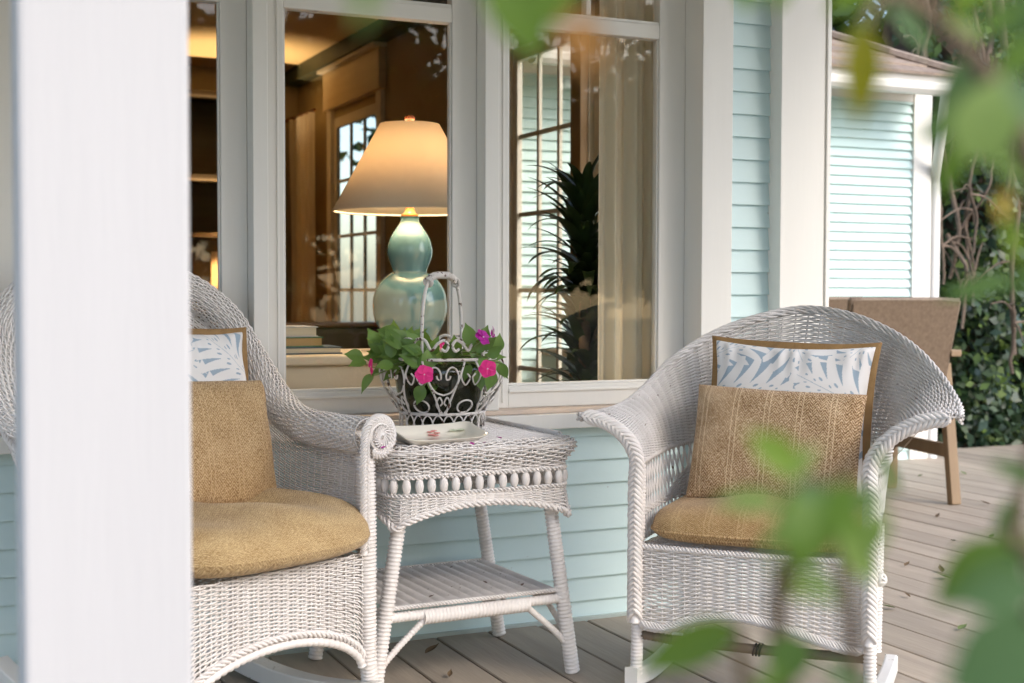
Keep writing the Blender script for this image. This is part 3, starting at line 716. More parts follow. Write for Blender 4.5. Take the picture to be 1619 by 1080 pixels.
pw = empty('throw_pillow', label='striped burlap throw pillow leaning in the right rocking chair', cat='pillow')
pillow('cover', .229, .160, .058, BURLAP, pw, seed=2, pinch=.035, wr=.005)
put(pw, rchair, .008, .265, .630, tilt=RAD(-17), roll_=RAD(2.0))
pp = empty('throw_pillow', label='blue and white leaf print pillow with tan trim in the right rocking chair', cat='pillow')
LV = [(-.225, .045, .10, .25, .108, 5.2, .1), (.235, .02, 2.72, .25, .115, 5.2, .0), (-.005, .232, -1.1, .18, .10, 4.6, .6), (.02, -.11, 1.0, .20, .095, 5, .3), (.215, .235, -2.3, .13, .07, 4.5, .3), (-.16, -.2, .9, .22, .10, 5, .2), (.2, -.2, 2.0, .22, .10, 5, .5), (-.235, .16, .35, .20, .075, 5, .2)]
print_pillow(pp, LV, .222, .212, .058, 11)
put(pp, rchair, .022, .375, .698, tilt=RAD(-14), roll_=RAD(1.5))
pw = empty('throw_pillow', label='burlap throw pillow in the left rocking chair beside the white column', cat='pillow')
pillow('cover', .21, .165, .062, BURLAP2, pw, seed=9, pinch=.03, wr=.007)
put(pw, lchair, .035, .315, .665, tilt=RAD(-16), roll_=RAD(3))
pp = empty('throw_pillow', label='blue and white leaf print pillow peeking out beside the white column', cat='pillow')
print_pillow(pp, [(.215, .04, 2.45, .26, .12, 6.5, .2), (.06, .21, -1.1, .22, .12, 6, .4), (.2, .2, -2.4, .2, .07, 6, .1), (-.1, .1, .3, .24, .13, 6, .2)], .20, .20, .055, 21)
put(pp, lchair, .085, .445, .755, tilt=RAD(-14), roll_=RAD(4))

# ---------------------------------------------------------------- wicker side table
TO = (1.352, 3.435); TA = RAD(3.0)
table = empty('side_table', (TO[0], TO[1], 0), TA, 'white wicker side table with beaded apron between the two rocking chairs', 'side table')
TX, TY, TZ = .245, .265, .655
def rrect(hx, hy, r, n=24):
    """Rounded rectangle, counter-clockwise from the middle of the back edge; returns (t -> point) sampled path."""
    pts = []
    for cx, cy, a0 in ((hx-r, hy-r, 90), (-(hx-r), hy-r, 180-90+90), (-(hx-r), -(hy-r), 270-0), (hx-r, -(hy-r), 360)):
        pass
    cs = [(-(hx-r), hy-r, 90), (-(hx-r), -(hy-r), 180), (hx-r, -(hy-r), 270), (hx-r, hy-r, 0)]
    for cx, cy, a0 in cs:
        for k in range(n): a = RAD(a0+90*k/(n-1)); pts.append((cx+r*math.cos(a), cy+r*math.sin(a), 0))
    pts.append(pts[0]); return resample(np.array(pts), .004)
_rr = rrect(1, 1, .22)
def ringpt(u, hx, hy): p = _ev(_rr, u % 1.0); return np.stack([p[..., 0]*hx, p[..., 1]*hy], -1)
def prof_ring(zs, off):
    """Surface round the table from a profile: offset outward as a function of v."""
    def S(u, v):
        v = np.asarray(v, float); z = np.interp(v, np.linspace(0, 1, len(zs)), zs); o = np.interp(v, np.linspace(0, 1, len(off)), off)
        p = ringpt(u, 1, 1); return np.stack([p[..., 0]*(TX+o), p[..., 1]*(TY+o), z], -1)
    return S
S_edge = prof_ring([.578, .59, .605, .62, .636, .648, .655, .658], [.012, .012, .018, .030, .036, .034, .022, .0])
NU = 68
mb = MB(); weave(mb, S_edge, np.linspace(0, 1, NU+1), np.linspace(0, .98, 19), amp=.0042, rn=.0022, rb=.0026, stake=.0024, flip=1); mb.build('edge_weave', WICKER, table)
def S_top(u, v): return np.stack([-TX+2*TX*u, -TY+2*TY*v, np.full(np.shape(u), TZ-.002)], -1)
mb = MB(); weave(mb, S_top, np.linspace(0, 1, 20), np.linspace(0, 1, 76), amp=.0024, rn=.002, rb=.0034, stake=.0024, flip=-1); mb.build('top_weave', WICKER, table)
MB().box(-TX+.003, TX-.003, -TY+.003, TY-.003, .628, .644).build('top_board', WICKER2, table, False)
mb = MB(); tt = np.linspace(.0, 1, 200); rp_ = ringpt(tt, TX+.012, TY+.012); 
for sx in (1,):
    pr_ = np.stack([np.full(40, TX+.010), np.linspace(TY-.02, -TY+.05, 40), np.full(40, TZ+.006)], 1); twist(mb, pr_, .0045, .0034, .022, 3)
mb.build('top_border', WICKER2, table)
twm = MB(); uu = np.linspace(0, 1, 260); p2 = ringpt(uu, TX+.014, TY+.014)
for z in (.577, .531): twist(twm, np.stack([p2[:, 0], p2[:, 1], np.full(260, z)], 1), .004, .003, .024, 2)
twm.build('bead_rails', WICKER, table)
bead = MB().lathe([(0, -.0215), (.0045, -.0205), (.0095, -.012), (.0115, 0), (.0095, .012), (.0045, .0205), (0, .0215)], 12).data('bead', WICKER)
NB = 58
for k in range(NB):
    p = ringpt(np.array([(k+.5)/NB]), TX+.012, TY+.012)[0]; link('bead', bead, table, loc=(p[0], p[1], .554))
def apz(u):
    p = ringpt(u, 1, 1); t = np.where(np.abs(p[..., 1]) > .97, np.abs(p[..., 0]), np.where(np.abs(p[..., 0]) > .97, np.abs(p[..., 1]), 1.0))
    return .50-.05*np.clip(t, 0, 1)**2.2
def S_apron(u, v):
    v = np.asarray(v, float); zb = apz(u); o = .012+.010*(1-v)*np.clip((.505-zb)/.05, 0, 1); p = ringpt(u, 1, 1)
    return np.stack([p[..., 0]*(TX+o), p[..., 1]*(TY+o), zb+(.528-zb)*v], -1)
mb = MB(); weave(mb, S_apron, np.linspace(0, 1, 73), np.linspace(.04, .98, 14), amp=.0040, rn=.0020, rb=.0023, stake=.0024); mb.build('apron_weave', WICKER, table)
mb = MB(); a0 = S_apron(np.linspace(0, 1, 300), np.zeros(300)); twist(mb, a0, .006, .0042, .05, 3); mb.build('apron_border', WICKER, table)
feet = {}
for sx in (-1, 1):
    for sy in (-1, 1):
        top = np.array((sx*.215, sy*.225, .50)); bot = np.array((sx*.293, sy*.222, 0.004))
        feet[(sx, sy)] = (top, bot)
        mb = MB(); mb.wrap([top, top*.5+bot*.5, bot], [.019, .020, .021], .0105); mb.build('leg', WICKER, table)
        for ax in (0, 1):
            f = .24/.5; a = bot+(top-bot)*.16; tgt = bot+(top-bot)*.44
            d = np.array((-sx*.10, 0, 0)) if ax == 0 else np.array((0, -sy*.10, 0))
            mb = MB(); mb.wrap(spline([a+d*.05, a+d*.55+np.array((0, 0, .05)), tgt+d*1.15+np.array((0, 0, -.018))], 12), .009); mb.build('brace', WICKER, table)
SZ = .225
def legx(z): f = (z-.004)/.496; return .293+(.215-.293)*f
lx_ = legx(SZ)
for a, b in (((-1, -1), (1, -1)), ((1, -1), (1, 1)), ((1, 1), (-1, 1)), ((-1, 1), (-1, -1))):
    P0 = np.array((a[0]*lx_, a[1]*.2235, SZ-.012)); P1 = np.array((b[0]*lx_, b[1]*.2235, SZ-.012))
    mb = MB(); mb.wrap([P0, P1], .0135, .0105)
    c0, c1_ = P0*.80+P1*.2, P0*.2+P1*.8
    mb.wrap([c0-np.array((0, 0, .008)), c1_-np.array((0, 0, .008))], .019, .0105); mb.build('shelf_rail', WICKER, table)
def S_shelf(u, v):
    x = -lx_+.01+(2*lx_-.02)*u; return np.stack([x, -.222+.444*v, SZ+.010+.005*np.abs(np.sin(u*math.pi*14))], -1)
mb = MB(); P = S_shelf(*np.meshgrid(np.linspace(0, 1, 281), np.linspace(0, 1, 160), indexing='ij'))
P[:, :, 2] += .0009*np.where(np.arange(160) % 2, 1, -1)[None, :]+.0004*rng.normal(0, 1, P.shape[:2]); mb.grid(P[::2]); mb.build('shelf_weave', WICKER2, table)
mb = MB()
for yy in (-.224, .224): mb = MB(); twist(mb, np.stack([np.linspace(-lx_, lx_, 60), np.full(60, yy), np.full(60, SZ+.012)], 1), .004, .0032, .03, 3); mb.build('shelf_border', WICKER2, table)
def on_table(lx, ly, lz):
    c, s = math.cos(TA), math.sin(TA); return (TO[0]+c*lx-s*ly, TO[1]+s*lx+c*ly, lz)

# ---------------------------------------------------------------- wire basket, glass pot, impatiens
bp_ = onp(697, 675, 2, .66); BX, BY = float(bp_[0]), float(bp_[1])-.01
BA = RAD(-20)
basket = empty('wire_basket', (BX, BY, TZ+.002), BA, 'chipped white wire basket with tall handle on the side table', 'basket')
def circ(r, z, n=64): t = np.linspace(0, 2*math.pi, n, endpoint=False); return np.stack([r*np.cos(t), r*np.sin(t), np.full(n, z)], 1)
def bwall(th, v):
    """Basket side: v 0 at the base ring, 1 at the rim."""
    v = np.asarray(v, float); r = .122+.055*np.sin(np.clip(v, 0, 1)*math.pi*.62)**1.0; r = r*(1-.10*np.clip(v-.75, 0, 1)); z = .052+.150*v
    return np.stack([r*np.cos(th), r*np.sin(th), z], -1)
for r, z, w in ((.122, .004, .0035), (.121, .05, .0042), (.155, .202, .0045)):
    mb = MB(); mb.tube(circ(r, z), w, 8, closed=True); mb.build('ring', WIRE, basket)
NL = 26
for k in range(NL):
    t0 = k*2*math.pi/NL; q = np.linspace(-1.0, 1.0, 18)
    th_ = t0+q*.155*(1+.0*q); pts = np.stack([.121*np.cos(th_), .121*np.sin(th_), .006+.040*np.cos(q*math.pi/2)**.6], 1)
    mb = MB(); mb.tube(pts, .0021, 6); o = mb.build('base_loop', WIRE, basket)
for k in range(7):
    t0 = k*2*math.pi/7+.22; dw = math.pi/7
    def W(dx, v): return bwall(t0+np.asarray(dx)*dw, np.asarray(v))
    # V-shaped stays leaning to the neighbouring panel
    for sgn in (-1, 1):
        f = np.linspace(0, 1, 14); mb = MB(); mb.tube(W(sgn*(.15+.62*f**1.1), .0+.98*f), .0028, 6); mb.build('stay', WIRE, basket)
        # heart lobe with curled end
        q = np.linspace(0, 1, 30); ang = -math.pi*.5+sgn*0+q*math.pi*1.75
        rr_ = np.where(q < .7, 1, 1-.55*(q-.7)/.3)
        x_ = sgn*(.05+.40*np.sin(q*math.pi*.62)*(1-.45*q)-.0); 
        px_ = sgn*np.array([.0, .30, .50, .52, .40, .22, .10, .10, .20, .24]); pv_ = np.array([.36, .42, .58, .74, .86, .86, .76, .66, .66, .72])
        s2 = spline(np.stack([px_, pv_, 0*px_], 1), 40); mb = MB(); mb.tube(W(s2[:, 0], s2[:, 1]), .0026, 6); mb.build('scroll', WIRE, basket)
    q = np.linspace(0, 1, 24); mb = MB(); mb.tube(W(.36*np.cos(q*2*math.pi)*1+1.0, .14+.12*np.sin(q*2*math.pi)), .0026, 6); mb.build('scroll', WIRE, basket)
    for sgn in (-1, 1):
        c9 = spline(np.array([(sgn*.06, .02, 0), (sgn*.30, .16, 0), (sgn*.16, .32, 0), (sgn*.04, .22, 0), (sgn*.12, .16, 0)]), 20); mb = MB(); mb.tube(W(c9[:, 0], c9[:, 1]), .0024, 6); mb.build('scroll', WIRE, basket)
        c9 = spline(np.array([(sgn*.78, .98, 0), (sgn*.62, .72, 0), (sgn*.80, .55, 0), (sgn*.95, .68, 0), (sgn*.84, .76, 0)]), 20); mb = MB(); mb.tube(W(c9[:, 0], c9[:, 1]), .0024, 6); mb.build('scroll', WIRE, basket)
# handle: an arch with a collar on top, standing on the rim
hq = np.linspace(0, math.pi, 40)
HS = .118
hp = np.stack([HS*np.sign(np.cos(hq))*np.abs(np.cos(hq))**.55, 0*hq, .20+.235*np.sin(hq)**.62], 1)
HA = RAD(60)
Rz = np.array(((math.cos(HA), -math.sin(HA), 0), (math.sin(HA), math.cos(HA), 0), (0, 0, 1)))
hp = hp @ Rz.T
mb = MB(); mb.tube(hp, .0049, 8); mb.build('handle', WIRE, basket)
mb = MB(); twist(mb, hp[14:26], .0068, .0045, .03, 3, 8); mb.build('handle_grip', WIRE, basket)
for e in (13, 26):
    mb = MB(); mb.tube(circ(.011, 0, 20) @ np.eye(3)+0, .005, 6, closed=True); o = mb.build('handle_collar', WIRE, basket, loc=tuple(hp[e])); o.rotation_euler = (0, RAD(70), HA)
# crown of scrolls on the rim
for k in range(9):
    t0 = k*2*math.pi/9+.3
    ctrl = np.array([(-.34, .0), (-.38, .028), (-.28, .050), (-.12, .048), (0, .022), (.12, .040), (.24, .048), (.31, .034), (.26, .020), (.18, .026)])
    if k % 2: ctrl = ctrl*np.array((-1, 1))
    s2 = spline(np.concatenate([ctrl, np.zeros((len(ctrl), 1))], 1), 50)
    pts = np.stack([.150*np.cos(t0+s2[:, 0]), .150*np.sin(t0+s2[:, 0]), .205+s2[:, 1]*1.05], 1)
    mb = MB(); mb.tube(pts, .0042, 8); mb.build('rim_scroll', WIRE, basket)
pot = empty('glass_bowl', (BX, BY, TZ+.006), 0, 'smoky green glass bowl of soil inside the wire basket', 'bowl')
prof = [(.0, .0), (.085, .0), (.098, .012), (.112, .05), (.128, .10), (.136, .15), (.138, .186), (.134, .186), (.132, .15), (.124, .10), (.108, .052), (.094, .016), (.082, .006), (.0, .006)]
MB().lathe(prof, 40).build('bowl', POTGLASS, pot)
MB().lathe([(0, .008), (.081, .009), (.092, .018), (.106, .053), (.121, .10), (.129, .15), (.10, .157), (.05, .152), (0, .158)], 32).build('soil', SOIL, pot)

plant = empty('impatiens_plant', (BX, BY, TZ+.15), 0, 'pink flowering impatiens growing in the wire basket', 'plant')
PO = np.array((BX, BY, TZ+.15))
def leaf_mesh(name, L_, W_, material, fold=.18, droop=.25, n=9, point=1.6, twist_=0, wav=.0):
    t = np.linspace(0, 1, n); w = W_*.5*np.sin(math.pi*t**(.75))**(.8)*(1-t**6); w[0] = w[-1] = 0.0006
    s = np.linspace(-1, 1, 7); P = np.zeros((n, 7, 3))
    P[:, :, 0] = L_*t[:, None]*(1-.08*droop*t[:, None]); P[:, :, 1] = w[:, None]*s[None]
    P[:, :, 2] = fold*np.abs(s[None])**1.3*w[:, None]-droop*L_*t[:, None]**2*.6+.004*0+wav*W_*np.sin(t[:, None]*14)*s[None]**2
    return MB().grid(P).data(name, material)
lm = [leaf_mesh('leaf', .050, .034, LEAF, .22, d) for d in (.1, .35, .7)]
lpx = [(562, 562, 170), (568, 573, 190), (581, 601, 215), (596, 551, 140), (601, 562, 160), (602, 584, 200), (615, 564, 150), (620, 571, 190), (632, 562, 120), (633, 583, 215), (620, 590, 205), (647, 564, 60), (654, 553, 110), (638, 547, 140), (625, 543, 150), (636, 533, 120), (646, 531, 70), (618, 524, 135), (669, 539, 80), (671, 549, 30), (663, 570, 250), (651, 557, 200), (688, 549, 60), (690, 562, 300), (708, 552, 40), (716, 561, 330), (664, 621, 265), (684, 606, 290), (651, 586, 240), (739, 555, 100), (739, 588, 270), (752, 557, 80), (760, 547, 60), (759, 596, 290), (776, 599, 265), (774, 566, 40), (782, 557, 30), (788, 580, 300), (795, 586, 280), (744, 534, 95), (676, 560, 120), (640, 575, 180), (610, 578, 170), (700, 565, 70), (726, 570, 20), (748, 572, 200), (766, 575, 330), (657, 543, 95), (630, 553, 165), (681, 573, 270), (590, 566, 150), (607, 553, 100), (645, 550, 30), (665, 556, 150), (720, 548, 80)]
lpx += [(float(a), float(b), float(c)) for a, b, c in zip(np.random.default_rng(8).uniform(585, 790, 44), np.random.default_rng(9).uniform(528, 586, 44), np.random.default_rng(10).uniform(20, 170, 44)) if (a < 672 or a > 738) and b < 572]
_q = np.random.default_rng(77); lpx += [(float(_q.uniform(588, 676)), float(_q.uniform(536, 580)), float(_q.uniform(60, 200))) for _ in range(26)]
r2 = np.random.default_rng(5)
def leaf_rot(direction, normal):
    X = np.asarray(direction, float); X /= np.linalg.norm(X); Z = np.asarray(normal, float); Z = Z-X*(Z @ X); Z /= np.linalg.norm(Z); Y = np.cross(Z, X)
    return Matrix(((X[0], Y[0], Z[0]), (X[1], Y[1], Z[1]), (X[2], Y[2], Z[2])))
crown_c = np.array((BX, BY, TZ+.175))
for i, (x, y, a) in enumerate(lpx):
    d0 = float((crown_c-CAM) @ FW)
    dep = d0+r2.uniform(-.17, .0)
    if x < 610: dep = d0-.02+r2.uniform(-.07, .07)
    if y > 595: dep = d0-.15+r2.uniform(-.02, .03)
    p = at(x, y, dep); ang = RAD(a+r2.uniform(-25, 25))
    d = RT*math.cos(ang)+UP*math.sin(ang)-FW*r2.uniform(.0, .6); nrm = -FW*.8+UP*r2.uniform(.3, 1.0)+RT*r2.uniform(-.5, .5)
    p = p-d/np.linalg.norm(d)*.022
    o = link('leaf', lm[i % 3], plant, loc=tuple(p-PO)); o.rotation_euler = leaf_rot(d, nrm).to_euler(); s_ = r2.uniform(.95, 1.35); o.scale = (s_, s_, s_)
    if i % 2 == 0:
        mid = (p+PO)/2+np.array((0, 0, .03)); mb = MB(); mb.tube(spline([PO+r2.normal(0, .025, 3)*np.array((1, 1, 0)), mid, p], 8)-PO, .0022, 5); mb.build('stem', STEM, plant)
def flower(px, py, dep, size, material, facing, parent, label=None):
    p = at(px, py, dep); f = empty('flower'); f.parent = parent; f.location = tuple(p-PO)
    n = np.asarray(facing, float); n /= np.linalg.norm(n)
    f.rotation_euler = leaf_rot(np.cross(n, np.array((.1, .2, 1.0))), n).to_euler()
    t = np.linspace(0, 1, 8); s = np.linspace(-1, 1, 7)
    P = np.zeros((8, 7, 3)); w = np.sin(math.pi*np.clip(t*.86+.06, 0, 1))**.7
    P[:, :, 0] = size*(t[:, None]-.10*(s[None]**2)*t[:, None]+.05*(1-np.abs(s[None]))*0-.09*np.exp(-(s[None]/.25)**2)*(t[:, None] > .95)); P[:, :, 1] = size*.56*w[:, None]*s[None]; P[:, :, 2] = -.10*size*t[:, None]**2+.06*size*s[None]**2
    pm = MB().grid(P).data('petal', material)
    for k in range(5): o = link('petal', pm, f, rot=(RAD(6), 0, k*2*math.pi/5)); o.location = (0, 0, .0006*k)
    c = MB().lathe([(0, .003), (.002, .002), (.003, 0)], 8).build('eye', mat('pale_eye', (.9, .75, .8), .6), f)
    mb = MB(); mb.tube(spline([(0, 0, 0), (0, .004, -.02), (0, .0, -.045)], 6), .0015, 5); mb.build('stalk', STEM, f)
    return f
dB = float((crown_c-CAM) @ FW)
flower(671, 592, dB-.24, .0275, PINK, -FW*.95+UP*.15, plant)
flower(771, 583, dB-.22, .0265, PINK, -FW*.9+UP*.25-RT*.1, plant)
flower(587, 580, dB-.16, .027, PINK, -FW*.25-RT*.9, plant)
flower(764, 533, dB-.16, .027, PURPLE, -FW*.5+RT*.5+UP*.5, plant)
flower(779, 530, dB-.12, .026, PURPLE, RT*1.0-FW*.12, plant)
flower(699, 546, dB+.06, .016, PINK, -FW*.4+RT*.8, plant)

# dish and fallen petals
dc = onp(693, 694, 2, TZ+.012)
dish = empty('serving_dish', (float(dc[0]), float(dc[1]), TZ+.0055), RAD(8), 'cream rectangular dish with pink flower painted inside, in front of the wire basket', 'dish')
def dish_ring(hx, hy, z, r=.012): return np.stack([ringpt(np.linspace(0, 1, 48, endpoint=False), hx, hy)[:, 0], ringpt(np.linspace(0, 1, 48, endpoint=False), hx, hy)[:, 1], np.full(48, z)], 1)
DXh, DYh = .122, .062
rings = [dish_ring(DXh*.72, DYh*.66, 0), dish_ring(DXh*.80, DYh*.74, 0.001), dish_ring(DXh*.90, DYh*.9, .014), dish_ring(DXh, DYh, .0225), dish_ring(DXh*1.0, DYh*1.0, .0245), dish_ring(DXh*.97, DYh*.95, .0245), dish_ring(DXh*.87, DYh*.84, .013), dish_ring(DXh*.76, DYh*.68, .0055), dish_ring(DXh*.4, DYh*.35, .005), dish_ring(.001, .001, .005)]
rings = [r__*np.array((1, 1, 0))+np.stack([0*r__[:, 0], 0*r__[:, 0], r__[:, 2]*(1+.55*r__[:, 1]/DYh+.25*(np.abs(r__[:, 0])/DXh)**3)], 1) for r__ in rings]
mb = MB(); mb.grid(np.stack(rings), closed_v=True); mb.grid(np.stack([rings[0], dish_ring(.001, .001, 0.0005)])[::-1], closed_v=True); mb.build('dish_body', CERAMIC, dish)
pf = MB()
for k in range(5):
    a = k*2*math.pi/5; pf.lathe([(0, .0016), (.0075, .0013), (.0092, 0)], 12, (.012+.0105*math.cos(a), .047+.005*math.sin(a), .0165+.006*math.sin(a)))
pf.build('painted_flower', CORAL, dish, True)
mb = MB()
for k, (x, y, a) in enumerate(((.055, .040, .4), (.075, .044, .1), (.062, .050, .9))):
    n_ = 10; t = np.linspace(0, 1, n_); s = np.linspace(-1, 1, 5); P = np.zeros((n_, 5, 3)); w = .010*np.sin(math.pi*t)
    P[:, :, 0] = x+.034*t[:, None]*math.cos(a)-w[:, None]*s*math.sin(a); P[:, :, 1] = y+.034*t[:, None]*math.sin(a)+w[:, None]*s*math.cos(a); P[:, :, 2] = .021+.0035*(1-s[None]**2)*np.sin(math.pi*t)[:, None]; mb.grid(P)
mb.build('moulded_leaf', SAGE, dish)
ptm = leaf_mesh('petal', .018, .014, PURPLE, .3, -.3, 6)
for (x, y, a, sc, w_) in ((603, 709, 20, .9, 'beside the scrolled arm of the left chair'), (793, 693, 200, 1.1, 'by the right edge of the side table'), (748, 703, 90, .9, 'at the right end of the cream dish'), (764, 700, 300, .6, 'the tiny one between dish and table edge')):
    p = onp(x, y, 2, TZ+.006); o = link('fallen_petal', ptm, None, loc=tuple(p), rot=(0, RAD(-8), RAD(a))); o.scale = (sc,)*3
    tag(o, 'fallen magenta petal on the table top, '+w_, 'petal', 'petals on the side table')
dry = leaf_mesh('leaf', .016, .008, mat('dry_brown_scrap', (.09, .045, .025), .9), .5, -.4, 6)
for (x, y, z, a, w_) in ((622, 707, TZ+.006, 30, 'on the table top at the left end of the dish'), (588, 709, TZ+.006, 150, 'on the table top next to the chair scroll'), (618, 925, SZ+.018, 60, 'leftmost on the lower table shelf'), (678, 944, SZ+.018, 10, 'near the front edge of the lower shelf'), (770, 922, SZ+.018, 110, 'right of the middle of the lower shelf'), (824, 926, SZ+.018, 40, 'rightmost on the lower table shelf')):
    p = onp(x, y, 2, z); o = link('dry_scrap', dry, None, loc=tuple(p), rot=(0, 0, RAD(a)))
    tag(o, 'dry brown scrap '+w_, 'leaf scrap', 'dry scraps on the side table')

# ---------------------------------------------------------------- inside the room
CREAMW = mat('cream_painted_wood', (.68, .58, .43), .5, (.60, .50, .37), 8, .5, stretch=(.3, 3, 3))
zt = ZW(520, 562, 4.0)
con = empty('console_table', (1.25, 4.2, .06), 0, 'cream console table inside the window, under the table lamp', 'table')
def cp(n, m, *q, bv=.003): return MB().box(*q).build(n, m, con, False, bv)
zl = zt-.06
cp('table_top', CREAMW, -.75, .52, -.22, .24, zl-.03, zl, bv=.008)
cp('apron', CREAMW, -.72, .49, -.19, -.17, zl-.135, zl-.0305); cp('apron', CREAMW, -.72, .49, .19, .21, zl-.135, zl-.0305)
for x in (-.72, .44):
    for y in (-.168, .14): cp('leg', CREAMW, x, x+.05, y, y+.05, 0, zl-.0305)
# gourd lamp
lp = onp(648, 450, 1, 4.2); LX = float(lp[0])
lamp = empty('table_lamp', (LX, 4.2, zt), 0, 'lit table lamp with sea green gourd base behind the window', 'lamp')
dL = float((np.array((LX, 4.2, 1.0))-CAM) @ FW)
def lz(py): return float(at(648, py, dL)[2])-zt
def lr(px): return px/FPX*dL
CELADON = mat('celadon_glaze', (.15, .31, .36), .10, (.12, .27, .32), 5, .5, coat=1.0)
BRASS = mat('aged_brass', (.45, .20, .06), .3, metal=.8)
z0 = lz(555)
prof = [(0, .0), (lr(36), .0), (lr(38), .012), (lr(44), lz(530)), (lr(55), lz(508)), (lr(58.5), lz(485)), (lr(56), lz(464)), (lr(46), lz(445)), (lr(33), lz(434)), (lr(27), lz(430)), (lr(29), lz(422)), (lr(34.5), lz(407)), (lr(35.5), lz(394)), (lr(31), lz(377)), (lr(22), lz(362)), (lr(15.5), lz(352)), (lr(14.5), lz(346)), (lr(16), lz(343.5)), (0, lz(343))]
pp_ = np.array([(p[0], 0, p[1]) for p in prof]); sp = spline(pp_[1:-1], 90); prof2 = [(0, 0)]+[(max(a, 0), c) for a, _, c in sp]+[(0, lz(343))]
MB().lathe(prof2, 48).build('gourd_base', CELADON, lamp)
MB().lathe([(lr(13), lz(344)), (lr(14), lz(340)), (lr(9), lz(337)), (lr(7), lz(330)), (lr(5.5), lz(318)), (0, lz(317))], 20).build('socket', BRASS, lamp)
MB().lathe([(.0045, lz(330)), (.0045, lz(196))], 8).build('harp', BRASS, lamp)
SHADE = bpy.data.materials.new('linen_lamp_shade'); SHADE.use_nodes = True
_n = SHADE.node_tree.nodes; _l = SHADE.node_tree.links; _n.remove(_n['Principled BSDF'])
_d = _n.new('ShaderNodeBsdfDiffuse'); _d.inputs[0].default_value = (.84, .74, .60, 1); _t = _n.new('ShaderNodeBsdfTranslucent'); _t.inputs[0].default_value = (.90, .76, .58, 1)
_m = _n.new('ShaderNodeMixShader'); _m.inputs[0].default_value = .22; _l.new(_d.outputs[0], _m.inputs[1]); _l.new(_t.outputs[0], _m.inputs[2]); _l.new(_m.outputs[0], _n['Material Output'].inputs[0])
rb_, rt_ = lr(121), lr(47)
MB().lathe([(rb_, lz(334)), (rt_, lz(198)), (rt_-.003, lz(198)), (rb_-.003, lz(334)), (rb_, lz(334))], 64).build('shade', SHADE, lamp)
MB().lathe([(rb_+.001, lz(336)), (rb_+.002, lz(332)), (rb_-.004, lz(332)), (rb_-.004, lz(336)), (rb_+.001, lz(336))], 64).build('shade_hem', SHADE, lamp)
for a in range(3):
    t = a*2*math.pi/3; mb = MB(); mb.tube([(0, 0, lz(200)), (rt_*math.cos(t), rt_*math.sin(t), lz(200))], .002, 5); mb.build('spider', BRASS, lamp)
MB().lathe([(0, lz(198)), (.006, lz(197)), (.008, lz(195)), (.016, lz(192)), (.019, lz(188)), (.014, lz(184)), (0, lz(182.5))], 20).build('finial', mat('amber_finial', (.22, .06, .02), .2, coat=.6), lamp)
bulb = bpy.data.lights.new('lamp_bulb', 'POINT'); bulb.energy = 6.0; bulb.color = (1, .79, .54); bulb.shadow_soft_size = .035
bo = bpy.data.objects.new('lamp_bulb', bulb); col.objects.link(bo); bo.parent = lamp; bo.location = (0, 0, lz(254))
# books
bk = [('grey paperback book lying on top of the stack inside the window', (.42, .43, .45), 453, 503, 507, 523), ('green and tan hardback book, second in the stack inside the window', (.06, .16, .09), 453, 511, 524.5, 540), ('slim dark blue book at the bottom of the stack inside the window', (.05, .09, .13), 453, 543, 541, 552)]
zb = zt+.0005
PAGE = mat('book_pages', (.62, .56, .44), .8, (.52, .46, .35), 120, .6, stretch=(.05, .05, 6))
for i, (lb, c, xa, xb, ya, yb) in enumerate(bk[::-1]):
    h = (yb-ya)/FPX*4.27; x1 = XW(xb, 4.08); o = empty('book', (x1-.12, 4.17, zb), RAD((-2, 3, 1)[i]), lb, 'book', 'books on the console')
    w_, d_ = .12, .085; cm_ = mat('book_cover', c, .45)
    pagem = PAGE if i != 1 else mat('tan_book_pages', (.40, .27, .11), .8)
    MB().box(-w_, w_, -d_, d_, 0, .0035).build('cover', cm_, o, False, .001); MB().box(-w_, w_, -d_, d_, h-.0035, h).build('cover', cm_, o, False, .001)
    MB().box(-w_, w_-.005, -d_+.005, d_-.005, .0036, h-.0036).build('pages', pagem, o, False)
    zb += h+.0006
# curtains
def curtain(name, x0, x1, y0, y1, zb_, zt_, folds, amp, m, label, taper=0):
    n, k = 160, 24; s = np.linspace(0, 1, n)[:, None]; z = np.linspace(0, 1, k)[None]
    cx = x0+(x1-x0)*s; cy = y0+(y1-y0)*s; d = np.array((x1-x0, y1-y0)); d = d/np.linalg.norm(d); nx, ny = -d[1], d[0]
    ph = folds*2*math.pi*s+.5*np.sin(s*9); a = amp*(np.sin(ph)+.35*np.sin(2.3*ph+1))*(.7+.3*(1-z))
    sq = 1-taper*np.sin(np.clip((z-.1)/.8, 0, 1)*math.pi)*.5
    mx_, my_ = x1, y1
    X = mx_+(cx-mx_)*sq+nx*a; Y = my_+(cy-my_)*sq+ny*a
    P = np.stack([X, Y, zb_+(zt_-zb_)*z+0*s], -1)
    root = empty(name, ((x0+x1)/2, (y0+y1)/2, zb_), 0, label, 'curtain'); P = P-np.array(root.location)
    MB().grid(P).build('cloth', m, root)
    mb = MB(); mb.tube(np.array([(x0-.08*d[0], y0-.08*d[1], zt_+.01), (x1+.02*d[0], y1+.02*d[1], zt_+.01)])-np.array(root.location), .012, 8); mb.build('rod', BRASS, root)
CURT = mat('cream_curtain_cloth', (.92, .85, .70), .85, (.89, .82, .66), 4, .5, trans=.5, bump=.1, bscale=200)
curtain('curtain', XW(947, 3.885), XW(1062, 3.885), 3.885, 3.885, .18, 2.55, 3.6, .020, CURT, 'cream curtain hanging at the right of the plant window', 0.0)
CURT2 = mat('peach_curtain_cloth', (.88, .76, .58), .85, trans=.35)
